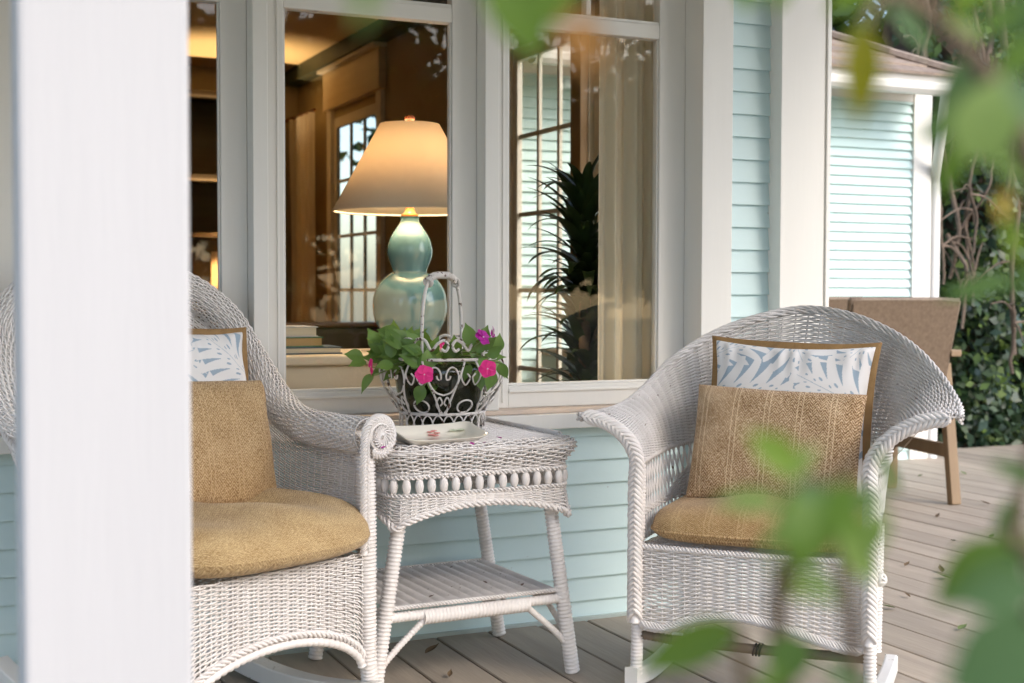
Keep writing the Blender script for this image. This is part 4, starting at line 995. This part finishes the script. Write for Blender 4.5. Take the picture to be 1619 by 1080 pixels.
curtain('curtain', 2.62, 2.64, 9.75, 9.16, .1, 2.30, 4, .028, CURT2, 'peach curtain far inside the room beside the lamp window', .25)
# spiky house plant
hx, hy = XW(920, 4.36), 4.36
dr = empty('dracaena_plant', (hx, hy, .06), 0, 'dark spiky house plant in a pot behind the window beside the curtain', 'plant')
DLEAF = mat('dark_strap_leaf', (.03, .06, .022), .35, (.045, .075, .028), 15, .5, rand=.3, trans=.12, tcol=(.1, .2, .03))
DBARK = mat('dracaena_cane', (.16, .11, .07), .85, (.10, .07, .045), 30, .5, bump=.5)
MB().lathe([(0, 0), (.12, 0), (.15, .26), (.16, .27), (.145, .27), (.14, .24), (0, .24)], 28).build('pot', mat('dark_clay_pot', (.06, .05, .045), .6), dr)
heads = [(0.015, 0, 1.24), (0.03, .03, .84), (.03, -.02, .62)]
for i, (a, b, z) in enumerate(heads):
    mb = MB(); mb.tube(spline([(a*.3, b*.3, .22), (a*.8, b, z*.6), (a, b, z-.02)], 14), [.022]*13+[.014], 10); mb.build('cane', DBARK, dr)
def strap(L_, W_, droop):
    n = 14; t = np.linspace(0, 1, n); ang = RAD(62)-droop*t**1.15; dx = np.concatenate([[0], np.cumsum(np.cos(ang[:-1]))])*L_/(n-1); dz = np.concatenate([[0], np.cumsum(np.sin(ang[:-1]))])*L_/(n-1)
    w = W_*.5*np.clip(np.minimum(t*6+.45, (1-t)**.7*1.7), .01, 1); s = np.array((-1, 0, 1.0)); P = np.zeros((n, 3, 3))
    P[:, :, 0] = dx[:, None]; P[:, :, 1] = w[:, None]*s; P[:, :, 2] = dz[:, None]+.25*w[:, None]*np.abs(s)
    return MB().grid(P).data('leaf', DLEAF)
straps = [strap(.31, .048, RAD(q)) for q in (55, 90, 120)]+[strap(.26, .042, RAD(q)) for q in (45, 80)]
r3 = np.random.default_rng(12)
for hi, (a, b, z) in enumerate(heads):
    for k in range(130 if hi == 0 else 90):
        f = r3.uniform(0, 1); az = k*2.399+r3.normal(0, .15)
        o = link('leaf', straps[r3.integers(0, 5)], dr, loc=(a, b, z-.34*f**1.1+.03), rot=(0, RAD(-25+55*f+r3.normal(0, 6)), az)); s_ = r3.uniform(.75, 1.1); o.scale = (s_,)*3
# far lamp, bookcase, sofa
SHADE2 = SHADE.copy(); SHADE2.name = 'thick_lamp_shade'; [n for n in SHADE2.node_tree.nodes if n.type == 'MIX_SHADER'][0].inputs[0].default_value = .12
fl = onp(353, 436, 1, 9.35)
f2 = empty('bedside_lamp', (float(fl[0]), 9.35, .90), 0, 'small lit cylinder lamp glowing deep inside the room behind the left window', 'lamp')
zc = float(fl[2])-.90
MB().lathe([(.0, -.0), (.06, 0), (.06, .012), (.012, .02), (.010, zc-.17), (0, zc-.17)], 16).build('stand', BRASS, f2)
MB().lathe([(.085, zc-.165), (.08, zc+.165), (.078, zc+.165), (.083, zc-.165), (.085, zc-.165)], 32).build('shade', SHADE2, f2)
b2 = bpy.data.lights.new('far_bulb', 'POINT'); b2.energy = 66.0; b2.color = (1, .74, .44); b2.shadow_soft_size = .03
b2o = bpy.data.objects.new('far_bulb', b2); col.objects.link(b2o); b2o.parent = f2; b2o.location = (0, 0, zc)
DWOOD = mat('dark_brown_wood', (.12, .085, .04), .5, (.085, .06, .03), 5, .5, stretch=(.4, 3, 3)); SHELFW = mat('shelf_edge_wood', (.075, .048, .022), .6)
bc = empty('bookcase', (1.35, 9.7, .06), 0, 'dark wooden bookcase against the far wall behind the left window', 'bookcase')
MB().box(-1.1, 1.1, .20, .23, 0, 2.4).build('back_panel', DWOOD, bc, False)
for x in (-1.1, -.02, 1.06): MB().box(x, x+.04, -.2, .1995, 0, 2.4).build('side_panel', DWOOD, bc, False, .003)
for z in (.10, .82, 1.36, 1.77, 2.36):
    for x in (-1.0595, .0205): MB().box(x, x+1.039, -.19, .199, z, z+.035).build('shelf', SHELFW, bc, False, .003)
sofa = empty('sofa', (1.7, 6.7, .06), 0, 'brown sofa with wooden back rail seen through the lamp window', 'sofa')
SOFA = mat('brown_upholstery', (.16, .12, .075), .85, (.12, .09, .055), 12, .5, bump=.3)
for n, q in (('seat', (-.45, .95, -.4, .4, .12, .42)), ('backrest', (-.45, .95, .401, .58, .12, .78)), ('arm', (.951, 1.02, -.4, .58, .1, .60)), ('arm', (-.55, -.451, -.4, .58, .1, .60))): MB().box(*q).build(n, SOFA, sofa, False, .03)
MB().box(-.5, 1.0, .40, .59, .7805, .81).build('back_rail', mat('polished_rail_wood', (.30, .13, .04), .3, (.2, .09, .03), 10, .5), sofa, False, .012)
for x in (-.5, .95):
    for y in (-.36, .52): MB().box(x-.02, x+.02, y-.02, y+.02, 0, .1195).build('leg', DWOOD, sofa, False)

# ---------------------------------------------------------------- wing of the house on the far right
WY = 6.55
wing = empty('house_wing', (6.0, WY, -.6), 0, 'pale aqua clapboard wing with white gutter and shingle roof across the deck', 'house')
WO = np.array((6.0, WY, -.6))
wx1 = XW(1437, WY); wx2 = XW(1469, WY-.02); wx0 = 2.93
WPI = .0565
wm = siding_mesh(wx0-WO[0], wx1-WO[0], WPI, SIDING2, lap=.015)
ztop = ZW(1400, 158, WY)
k = 0
while .0+k*WPI < ztop+.02:
    link('siding_board', wm, wing, loc=(0, 0, .6+k*WPI)); k += 1
def wbox(n, m, x0, x1, y0, y1, z0, z1, bv=.003): return MB().box(x0-WO[0], x1-WO[0], y0-WO[1], y1-WO[1], z0-WO[2], z1-WO[2]).build(n, m, wing, False, bv)
wbox('wall_core', SIDING2, 3.6, wx2-.03, WY+.0135, WY+3.5, -.6, ztop+.1, 0)
wbox('wall_core', SIDING2, wx0, 3.599, WY+.0135, WY+.15, -.6, ztop+.1, 0)
wbox('corner_board', WHITE, wx1, wx2, WY-.03, WY+.0134, -.1, ztop+.08)
wbox('corner_board', WHITE, wx2-.0295, wx2, WY+.014, WY+.12, -.1, ztop+.08)
EY = WY-.42
ze0, ze1 = ZW(1400, 141, EY), ZW(1400, 111, EY)
ex1 = XW(1512, EY)
wbox('soffit', WHITE, wx0, ex1-.06, EY+.1005, WY+.2, ztop+.101, ztop+.125)
wbox('frieze_board', WHITE, wx0, wx1-.001, WY-.022, WY-.0145, ztop-.005, ztop+.10)
n = 60; xs = np.linspace(wx0, ex1, 2); gp = np.array([(0, .02), (.012, .0), (.07, .0), (.09, .025), (.095, .06), (.085, .075), (.1, .12), (.098, .125), (.0, .125)])
P = np.zeros((2, len(gp), 3)); P[:, :, 0] = xs[:, None]-WO[0]; P[:, :, 1] = (EY+.1-gp[:, 0])[None]-WO[1]; P[:, :, 2] = (ze0+gp[:, 1]*(ze1-ze0)/.125)[None]-WO[2]
mb = MB(); mb.grid(P, closed_v=True); mb.add(P[1], T=[(0, j, j+1) for j in range(1, len(gp)-1)]); mb.build('gutter', WHITE, wing, False)
mb = MB(); q = [np.array((ex1-.05, EY+.05, ze0)), np.array((ex1-.05, EY+.06, ze0-.05)), np.array((wx2+.04, WY-.02, ze0-.45)), np.array((wx2+.04, WY-.02, ze0-.5)), np.array((wx2+.04, WY-.02, 0))]
mb.tube(np.array(q)-WO, .032, 8); mb.build('downspout', WHITE, wing)
# hip roof of shingle courses
SH = mat('weathered_shingle', (.34, .26, .20), .9, (.24, .18, .14), 25, .7, bump=.4, rand=.2)
roof = empty('roof'); roof.parent = wing; roof.location = (0, 0, 0)
sl = math.tan(RAD(27)); nrow = 26; rowd = .13
for r_i in range(nrow):
    y0 = EY-.02+r_i*rowd; z0_ = ze1-.005+r_i*rowd*sl+.012; xr = ex1+.03-r_i*rowd*1.0
    x = wx0+(r_i % 3)*.07
    mbv = MB(); x_list = []
    P0 = np.array([(wx0, y0, z0_), (xr, y0, z0_), (xr-rowd*1.1, y0+rowd*1.12, z0_+rowd*1.12*sl-.012), (wx0, y0+rowd*1.12, z0_+rowd*1.12*sl-.012)])
    th_ = np.array((0, 0, -.016)); V = np.concatenate([P0, P0+th_])-WO
    mbv.add(V, [(0, 1, 2, 3), (7, 6, 5, 4), (0, 4, 5, 1), (1, 5, 6, 2), (2, 6, 7, 3), (3, 7, 4, 0)]); mbv.build('shingle_course', SH, roof, False)
hp0 = np.array((ex1+.03, EY-.02, ze1+.0)); hp1 = hp0+np.array((-nrow*rowd, nrow*rowd, nrow*rowd*sl+.0))
for j in range(22):
    a = hp0+(hp1-hp0)*j/22; b = hp0+(hp1-hp0)*(j+1.15)/22; mb = MB(); mb.tube(np.array([a, b])-WO+np.array((0, 0, .012)), [.05, .044], 6, flat=.6); mb.build('hip_cap', SH, roof, False)
V = np.array([(ex1+.03, EY-.02, ze1-.01), (hp1[0], hp1[1], hp1[2]-.02), (ex1+.03, hp1[1]+3, ze1-.01)])-WO
mb = MB(); mb.add(np.concatenate([V, V-np.array((0, 0, .03))]), T=[(0, 2, 1), (3, 4, 5)], Q=[(0, 1, 4, 3), (1, 2, 5, 4), (2, 0, 3, 5)]); mb.build('side_slope', SH, roof, False)

# ---------------------------------------------------------------- dining furniture beyond the right chair
TEAK = mat('weathered_teak', (.30, .21, .125), .65, (.22, .15, .09), 6, .5, stretch=(3, 3, .4), bump=.15)
RATTAN = mat('brown_resin_weave', (.22, .16, .11), .55, (.15, .105, .07), 60, .6, bump=.1)
def dining_chair(loc, rz, label):
    c = empty('dining_chair', loc, rz, label, 'chair', 'dining chairs on the deck'); c.scale = (1.0, 1.0, 1.13)
    # local: x width, y = back at +y, faces -y ; back panel reclines
    def S(u, v): return np.stack([(-.29+.58*u)*(.94+.06*v), .27+.13*v**1.2, .40+.49*v], -1)
    mb = MB(); weave(mb, S, np.linspace(0, 1, 30), np.linspace(0, 1, 44), amp=.003, rn=.0025, rb=.0056, stake=.004, n=4, sub=2); mb.build('back_weave', RATTAN, c)
    P0 = S(*np.meshgrid(np.linspace(.01, .99, 8), np.linspace(.01, .99, 8), indexing='ij')); mb = MB(); mb.grid(P0+np.array((0, .012, 0))); mb.grid((P0+np.array((0, .024, 0)))[::-1]); mb.build('back_panel', RATTAN, c)
    mb = MB(); fr = np.concatenate([S(np.zeros(8), np.linspace(0, 1, 8)), S(np.linspace(0, 1, 8), np.ones(8)), S(np.ones(8), np.linspace(1, 0, 8))]); mb.tube(fr, .013, 8); mb.build('back_frame', RATTAN, c)
    MB().box(-.28, .28, -.26, .28, .385, .435).build('seat', RATTAN, c, False, .015)
    for sx in (-1, 1):
        mb = MB(); mb.box(-.026, .026, -.02, .02, 0, .66); o = mb.build('front_leg', TEAK, c, False, .004, loc=(sx*.31, -.24, 0)); o.rotation_euler = (RAD(-4), 0, 0)
        o = MB().box(-.026, .026, -.022, .022, 0, .62).build('rear_leg', TEAK, c, False, .004, loc=(sx*.31, .36, 0)); o.rotation_euler = (RAD(10), 0, 0)
        MB().box(sx*.31-.03, sx*.31+.03, -.30, .36, .645, .675).build('armrest', TEAK, c, False, .006)
        MB().box(sx*.31-.012, sx*.31+.012, -.24, .30, .20, .26).build('side_stretcher', TEAK, c, False, .003)
    return c
d1 = onp(1497, 786, 2, 0)
dc1 = dining_chair((4.45, 5.45, 0), RAD(170), 'brown woven dining chair with teak legs behind the right rocking chair')
dc2 = dining_chair((4.45, 6.2, 0), RAD(176), 'second brown woven dining chair, mostly hidden beside the corner post')
dt = empty('dining_table', (4.55, 6.2, 0), 0, 'teak dining table behind the brown woven dining chairs', 'table')

# ---------------------------------------------------------------- ivy, vines, trees
def leaf_cloud(pts, nrm, size, name, mats, parent=None, seed=1, aspect=.75, spread=.7):
    r = np.random.default_rng(seed); n = len(pts); N = unit(nrm+r.normal(0, spread, (n, 3)))
    A = unit(np.cross(N, r.normal(0, 1, (n, 3)))); B = np.cross(N, A); s = size*r.uniform(.6, 1.35, n)[:, None]
    V = np.stack([pts-A*s, pts+B*s*aspect*.8-A*s*.1+N*s*.18, pts+A*s, pts-B*s*aspect*.8-A*s*.1+N*s*.18], 1).reshape(-1, 3)
    i = np.arange(n)*4; mb = MB(); k = len(mats); mi = r.integers(0, k, n)
    for q in range(k):
        sel = mi == q
        mb.Q.append(np.stack([i[sel], i[sel]+1, i[sel]+2, i[sel]+3], 1)); mb.QM.append(np.full(sel.sum(), q))
    mb.V.append(V); mb.n = len(V)
    return mb.build(name, mats, parent, True)
IVY = [mat('ivy_leaf_dark', (.025, .055, .022), .4, trans=.15), mat('ivy_leaf_mid', (.045, .085, .03), .4, trans=.2), mat('ivy_leaf_blue', (.04, .075, .05), .35, trans=.15), mat('ivy_leaf_bright', (.12, .19, .04), .45, trans=.3)]
IVYM = [IVY[0], IVY[1], IVY[2], IVY[0], IVY[1], IVY[2], IVY[0], IVY[3]]
r5 = np.random.default_rng(21)
n = 30000
ix = r5.uniform(6.46, 10.2, n); iz = r5.uniform(-.05, 3.6, n)**1.0
bn = smooth_noise(4, 10, .22, 3.2)
iy = 7.05+bn(ix*1.3, iz*1.6)+r5.normal(0, .07, n)+.12*np.clip(iz-1, 0, 3)
keep = (iz < 1.25+.9*np.abs(bn(ix*.9+3, iz*.5))/.2*.6+r5.uniform(0, 1.4, n)**1) | (r5.uniform(0, 1, n) < .25)
pts = np.stack([ix, iy, iz], 1)[keep]; ivy = leaf_cloud(pts, np.array([(0, -1, .45)]), .042, 'ivy_hedge', IVYM, None, 3); tag(ivy, 'dark ivy mass climbing at the far end of the deck', None, kind='stuff')
n = 2600; vx = r5.uniform(6.5, 9.6, n); vz = r5.uniform(.3, 3.2, n); tag(leaf_cloud(np.stack([vx, 6.86+bn(vx*1.3, vz*1.6)*.8+.10*np.clip(vz-1, 0, 3)+r5.normal(0, .05, n), vz], 1), np.array([(0, -1, .5)]), .042, 'ivy_trails', [IVY[1], IVY[3], IVY[2]], None, 8), 'loose ivy trails hanging in front of the woody vines', None, kind='stuff')
n = 5200; gx = r5.uniform(5.9, 10.2, n); gz = r5.uniform(-.1, 4.2, n)
core = MB(); G = np.stack(np.meshgrid(np.linspace(6.72, 10.4, 40), np.linspace(-.3, 4.4, 40), indexing='ij'), -1); gy = 7.32+bn(G[..., 0]*1.3, G[..., 1]*1.6)*.8+.12*np.clip(G[..., 1]-1, 0, 3)
fr_ = np.stack([G[..., 0], gy, G[..., 1]], -1); core.grid(fr_); core.grid((fr_+np.array((0, .5, 0)))[::-1]); 
tag(core.build('bank', mat('brown_bank_of_roots', (.075, .05, .032), .95, (.14, .095, .065), 5, .7, bump=.9, bscale=22, stretch=(2.5, 2.5, .5)), None), 'brown earth bank behind the ivy', None, kind='structure')
VINE = mat('woody_vine_bark', (.17, .125, .095), .9, (.10, .075, .055), 22, .6, bump=.7, bscale=45, rand=.25)
vines = [[(1490, 235), (1500, 300), (1512, 360), (1507, 400), (1500, 440)], [(1497, 370), (1515, 400), (1526, 425), (1520, 480), (1518, 520)], [(1482, 250), (1487, 330), (1492, 400), (1498, 450)], [(1545, 230), (1530, 290), (1542, 340), (1538, 400)], [(1525, 60), (1518, 140), (1508, 220), (1496, 270)], [(1460, -10), (1472, 40), (1465, 90), (1480, 150)], [(1560, -10), (1566, 60), (1556, 150), (1570, 230)], [(1580, -10), (1590, 90), (1600, 200), (1590, 320)], [(1595, 250), (1608, 330), (1598, 430), (1605, 560)], [(1540, 10), (1552, 90), (1548, 180), (1560, 260)], [(1430, 20), (1450, 60), (1442, 110)], [(1600, 480), (1603, 530), (1600, 590)], [(1536, 300), (1528, 370), (1540, 430), (1536, 470)], [(1510, 380), (1530, 345), (1560, 300), (1572, 250)]]
vl = ['forked', 'long', 'thin', 'curved', 'leaning', 'short', 'straight', 'thick', 'sagging', 'slender', 'stubby', 'low', 'knotted', 'slanting']
for i, v in enumerate(vines):
    base_d = 8.9-.04*(i % 4)-(.0 if v[0][1] > 120 else -.15)
    p = np.array([at(x, y, base_d+.05*math.sin(j*2+i)) for j, (x, y) in enumerate(v)])
    w = [.034, .03, .026, .024, .03, .035, .045, .05, .04, .028, .03, .03, .026, .02][i]
    q = spline(p, 24); q += np.cumsum(rng.normal(0, .004, q.shape), 0)*np.array((1, .4, .2)); w *= .58; root = empty('woody_vine', tuple(q[0]), 0, '%s woody vine stem hanging in the ivy at the far right' % vl[i], 'vine', 'vine stems in the ivy')
    mb = MB(); mb.tube(q-q[0], np.linspace(w, w*.6, 24), 8); mb.build('stem', VINE, root)
    for j in range(3):
        t0 = q[rng.integers(3, 20)]; dv = rng.normal(0, .12, 3)*np.array((1, .3, 1)); mb = MB(); mb.tube(spline([t0, t0+dv*.6, t0+dv*1.4+np.array((0, 0, -.1))], 8)-q[0], np.linspace(.010, .004, 8), 5); mb.build('twig', VINE, root)
BARK = mat('tree_bark', (.13, .095, .07), .95, (.08, .06, .045), 18, .6, bump=.8, bscale=30)
TL = [mat('tree_leaf_a', (.06, .11, .03), .5, trans=.3, tcol=(.2, .3, .04)), mat('tree_leaf_b', (.09, .14, .035), .5, trans=.35, tcol=(.3, .4, .05)), mat('tree_leaf_c', (.045, .085, .03), .5, trans=.25)]
def tree(loc, h, cr, nleaf, size, label, seed, cz=.62):
    r = np.random.default_rng(seed); t = empty('tree', loc, r.uniform(0, 6), label, 'tree', None)
    mb = MB(); mb.tube(spline([(0, 0, 0), (.1, .05, h*.25), (-.05, .1, h*.55), (0, 0, h*.85)], 16), np.linspace(.2, .05, 16)*h/6, 10); mb.build('trunk', BARK, t)
    cl = [(r.normal(0, cr*.5), r.normal(0, cr*.5), h*cz+r.normal(0, cr*.42), r.uniform(.28, .5)*cr) for _ in range(22)]
    for q in cl[:9]:
        mb = MB(); mb.tube(spline([(0, 0, h*.35), (q[0]*.5, q[1]*.5, h*.35+(q[2]-h*.35)*.6), (q[0], q[1], q[2])], 10), np.linspace(.07, .015, 10)*h/6, 6); mb.build('limb', BARK, t)
    pts = []; nn = []
    for q in cl:
        k = nleaf//len(cl); d = unit(r.normal(0, 1, (k, 3))); rad = q[3]*r.uniform(.45, 1.05, (k, 1)); pts.append(np.array(q[:3])+d*rad*np.array((1.15, 1.15, .8))); nn.append(d+np.array((0, 0, .5)))
    leaf_cloud(np.concatenate(pts), np.concatenate(nn), size, 'crown', TL, t, seed)
    return t
tree((7.2, 10.6, -.6), 6.0, 2.0, 9000, .075, 'leafy tree rising behind the shingle roof of the wing', 31, .72)
tree((9.6, 9.2, -.6), 6.5, 2.2, 9000, .08, 'shady tree standing behind the ivy at the far right', 32, .62)
tree((4.6, 12.5, -.6), 7.0, 2.6, 8000, .10, 'broad tree behind the house wing, showing above its roof', 33, .7)
for i, (x, y, h) in enumerate(((-6.0, -8.0, 6.5), (1.2, -10.5, 7.0), (4.6, -11.5, 7.5), (8.2, -12.0, 7.5), (12.0, -12.5, 7.0))):
    tree((x, y, -.6), h, h*.38, 6500, .19, 'garden tree behind the viewpoint, %s from the left' % ('first', 'second', 'third', 'fourth', 'fifth')[i], 40+i, .5)

# ---------------------------------------------------------------- leafy shrub close to the lens
FL_ = [mat('shrub_leaf_green', (.12, .21, .035), .42, (.09, .165, .035), 25, .5, trans=.4, tcol=(.30, .48, .04), rand=.15), mat('shrub_leaf_olive', (.20, .19, .012), .45, (.16, .16, .01), 25, .5, trans=.4, tcol=(.5, .5, .02)), mat('shrub_leaf_pale', (.19, .29, .07), .5, (.16, .25, .06), 20, .5, trans=.3, tcol=(.4, .5, .15)), mat('shrub_leaf_deep', (.08, .15, .035), .42, (.095, .165, .045), 25, .5, trans=.25, tcol=(.12, .25, .03)), mat('shrub_leaf_teal', (.10, .18, .065), .5, (.08, .15, .055), 25, .5, trans=.25), mat('shrub_leaf_bright', (.17, .28, .035), .45, (.14, .24, .03), 25, .5, trans=.45, tcol=(.4, .55, .05)), mat('shrub_leaf_amber', (.42, .20, .05), .5, trans=.4), mat('shrub_bud_yellow', (.60, .45, .10), .5, trans=.4)]
for m_ in FL_: m_.node_tree.nodes['Principled BSDF'].inputs['Specular IOR Level'].default_value = .2
TWIG = mat('shrub_twig', (.12, .075, .05), .8, (.16, .12, .06), 40, .5)
lmesh = [leaf_mesh('leaf', 1.0, .52, m_, .16, .22, 15) for m_ in FL_]
shrubs = [empty('shrub', (.33, .42, -.6), 0, 'blurred leafy shrub close to the lens, in front of the right rocking chair', 'shrub'), empty('shrub', (.62, .50, -.6), 0, 'blurred leafy branches close to the lens at the upper right', 'shrub'), empty('tree_branch', (.05, .35, 1.5), 0, 'blurred leafy branch hanging into the top of the picture above the lamp', 'branch')]
def sleaf(si, px, py, ex, ey, dep, wid, ci, tilt=.0, dd=0.0):
    """Leaf from base pixel to tip pixel at a depth; wid = width / length."""
    a = at(px, py, dep); b = at(ex, ey, dep+dd); d = b-a; L_ = np.linalg.norm(d); root = shrubs[si]
    nrm = -FW+UP*.35+RT*tilt
    o = link('leaf', lmesh[ci], root, loc=tuple(a-np.array(root.location))); o.rotation_euler = leaf_rot(d, nrm).to_euler(); o.scale = (L_*1.02, L_*wid/.5, L_)
    return a
def branch(si, pix, dep, r0, r1):
    root = shrubs[si]; p = np.array([at(x, y, d) for (x, y), d in zip(pix, dep)]) ; q = spline(p, 20)-np.array(root.location)
    mb = MB(); mb.tube(q, np.linspace(r0, r1, 20), 7); mb.build('branch', TWIG, root)
# front shrub
S0 = [(1262, 745, 1182, 678, .52, .55, 5), (1235, 792, 1125, 790, .50, .34, 2), (1290, 760, 1262, 920, .50, .62, 0), (1255, 770, 1345, 815, .48, .5, 4), (1320, 805, 1415, 772, .55, .33, 3), (1330, 840, 1395, 930, .52, .45, 2), (1345, 760, 1300, 855, .47, .5, 0),
      (1165, 990, 1000, 1062, .58, .36, 0), (1250, 1000, 1245, 1095, .52, .75, 3), (1215, 890, 1290, 960, .55, .3, 5), (1255, 820, 1195, 880, .5, .35, 2), (1395, 800, 1365, 900, .5, .4, 2), (1420, 780, 1385, 700, .7, .25, 3)]
S0 += [(1300, 850, 1215, 845, .45, .5, 0), (1270, 900, 1330, 960, .5, .45, 0), (1235, 760, 1300, 700, .55, .35, 2), (1290, 790, 1225, 850, .44, .6, 2), (1240, 1060, 1180, 1110, .5, .4, 0), (1300, 1050, 1385, 1100, .5, .3, 4), (1330, 800, 1372, 868, .46, .5, 0)]
for q in S0: sleaf(0, *q)
for q in [(1620, 880, 1478, 960, .5, .42, 3), (1640, 850, 1530, 880, .52, .4, 0), (1560, 850, 1478, 955, .54, .35, 0), (1640, 925, 1500, 950, .46, .5, 4), (1660, 1010, 1490, 1095, .42, .75, 4), (1650, 980, 1545, 985, .5, .32, 3), (1575, 850, 1602, 780, .62, .3, 3), (1640, 760, 1560, 725, .6, .35, 3), (1600, 1040, 1560, 1130, .5, .5, 0)]: sleaf(0, *q)
branch(0, [(1262, 2600), (1270, 1400), (1230, 980), (1262, 860), (1290, 760)], [.62, .6, .55, .52, .5], .006, .0022)
branch(0, [(1270, 1400), (1180, 1080), (1165, 990)], [.6, .59, .58], .004, .002)
branch(0, [(1400, 2600), (1480, 1500), (1620, 1100), (1640, 900), (1590, 840)], [.6, .55, .5, .5, .5], .006, .0025)
branch(0, [(1380, 1400), (1345, 1000), (1330, 840), (1345, 760)], [.6, .56, .53, .5], .004, .002)
# upper right
S1 = [(1365, 40, 1362, 202, .50, .38, 1), (1400, 10, 1330, 60, .55, .3, 0), (1410, 0, 1480, 90, .60, .34, 4), (1490, 60, 1562, 40, .62, .6, 2), (1475, 70, 1420, 30, .62, .3, 0), (1530, 255, 1600, 105, .48, .62, 2), (1535, 175, 1440, 225, .52, .38, 3), (1540, 80, 1488, 230, .56, .36, 4), (1620, 0, 1540, 60, .5, .4, 0), (1560, -40, 1500, 40, .52, .4, 5), (1640, 150, 1560, 215, .5, .45, 3), (1560, 240, 1640, 300, .5, .34, 0), (1530, 210, 1480, 320, .55, .35, 0), (1660, 200, 1590, 110, .45, .5, 4), (1640, 60, 1570, 130, .55, .5, 0), (1592, 300, 1584, 355, .55, .55, 7), (1590, 345, 1625, 430, .55, .34, 5), (1640, 420, 1595, 470, .6, .4, 3), (1640, -20, 1590, 70, .45, .5, 3), (1390, -30, 1300, 20, .55, .35, 5), (1420, -40, 1440, 40, .6, .35, 3), (1240, -40, 1225, 20, .5, .5, 5), (1190, -40, 1175, 18, .5, .6, 5), (1480, -30, 1600, -5, .55, .3, 0), (1600, 440, 1480, 470, .66, .28, 3)]
for q in S1: sleaf(1, *q)
branch(1, [(1750, 2400), (1720, 900), (1640, 300), (1560, 120), (1470, 20), (1360, -60)], [.62, .6, .55, .54, .55, .55], .007, .0025)
branch(1, [(1640, 300), (1600, 180), (1530, 200)], [.55, .53, .52], .004, .002)
branch(1, [(1470, 20), (1400, -10), (1365, 40)], [.55, .53, .50], .003, .0015)
branch(1, [(1720, 900), (1619, 880), (1617, 760), (1660, 600)], [.66, .66, .66, .66], .004, .002)
# top middle
S2 = [(800, -70, 850, 98, .47, .62, 0), (760, -60, 800, 30, .5, .5, 3), (905, -60, 870, 40, .5, .5, 0), (900, 20, 950, 120, .33, .5, 6), (590, -50, 565, 45, .34, .4, 2)]
for q in S2: sleaf(2, *q)
branch(2, [(1100, -400), (900, -160), (800, -80), (590, -60)], [.5, .5, .47, .36], .004, .0015)

# ---------------------------------------------------------------- leaves blown onto the deck
DECKL = [leaf_mesh('leaf', .05, .026, mat('fallen_leaf_green', (.10, .13, .04), .7, rand=.3), .3, -.3, 8), leaf_mesh('leaf', .045, .02, mat('fallen_leaf_brown', (.13, .085, .045), .8, rand=.3), .5, -.5, 8)]
fp_ = [(1452, 753, 10, 0, 'by the dining chair foot'), (1527, 750, 80, 0, 'right of the dining chair legs'), (1480, 818, 30, 1, 'in front of the dining chair'), (1510, 855, 200, 0, 'midway between dining chair and the near shrub'), (1566, 797, 150, 1, 'far right, level with the dining chair foot'), (1600, 820, 170, 0, 'largest of the cluster at the right edge'), (1565, 850, 20, 0, 'left of the cluster at the right edge'), (1490, 905, 60, 1, 'on a gap mid right deck'), (1416, 961, 160, 0, 'closest to the right rocking chair post'), (1515, 995, 10, 0, 'lowest on the right, near the blurred leaves'), (1439, 944, 90, 1, 'just right of the rocking chair post'), (1505, 915, 120, 0, 'beside a brown leaf mid right deck'), (1618, 818, 10, 0, 'cut by the right edge of the picture'), (1608, 812, 60, 0, 'topmost of the cluster at the right edge'), (1585, 885, 45, 0, 'under the cluster at the right edge'), (1537, 893, 300, 1, 'above the blurred leaves at lower right'), (1430, 895, 20, 1, 'level with the knot on the rocking chair post'), (672, 1033, 20, 1, 'under the side table'), (1025, 968, 10, 1, 'against the wall behind the right rocking chair'), (1010, 970, 100, 1, 'against the wall, left of its neighbour'), (710, 1070, 60, 1, 'in front of the side table')]
for i, (x, y, a, ci, w_) in enumerate(fp_):
    p = onp(x, y, 2, .006); o = link('fallen_leaf', DECKL[ci], None, loc=tuple(p), rot=(RAD(6), RAD(-5), RAD(a))); s_ = .7+.5*((i*37) % 10)/10; o.scale = (s_,)*3
    tag(o, 'fallen %s leaf on the deck, %s' % ('green' if ci == 0 else 'brown', w_), 'leaf', 'fallen leaves on the deck')
# teak table
MB().box(-1.4, .1, -.5, .5, .70, .735).build('table_top', TEAK, dt, False, .005)
for x in (-1.3, -.02):
    for y in (-.45, .40): MB().box(x, x+.07, y, y+.07, 0, .6995).build('leg', TEAK, dt, False, .004)
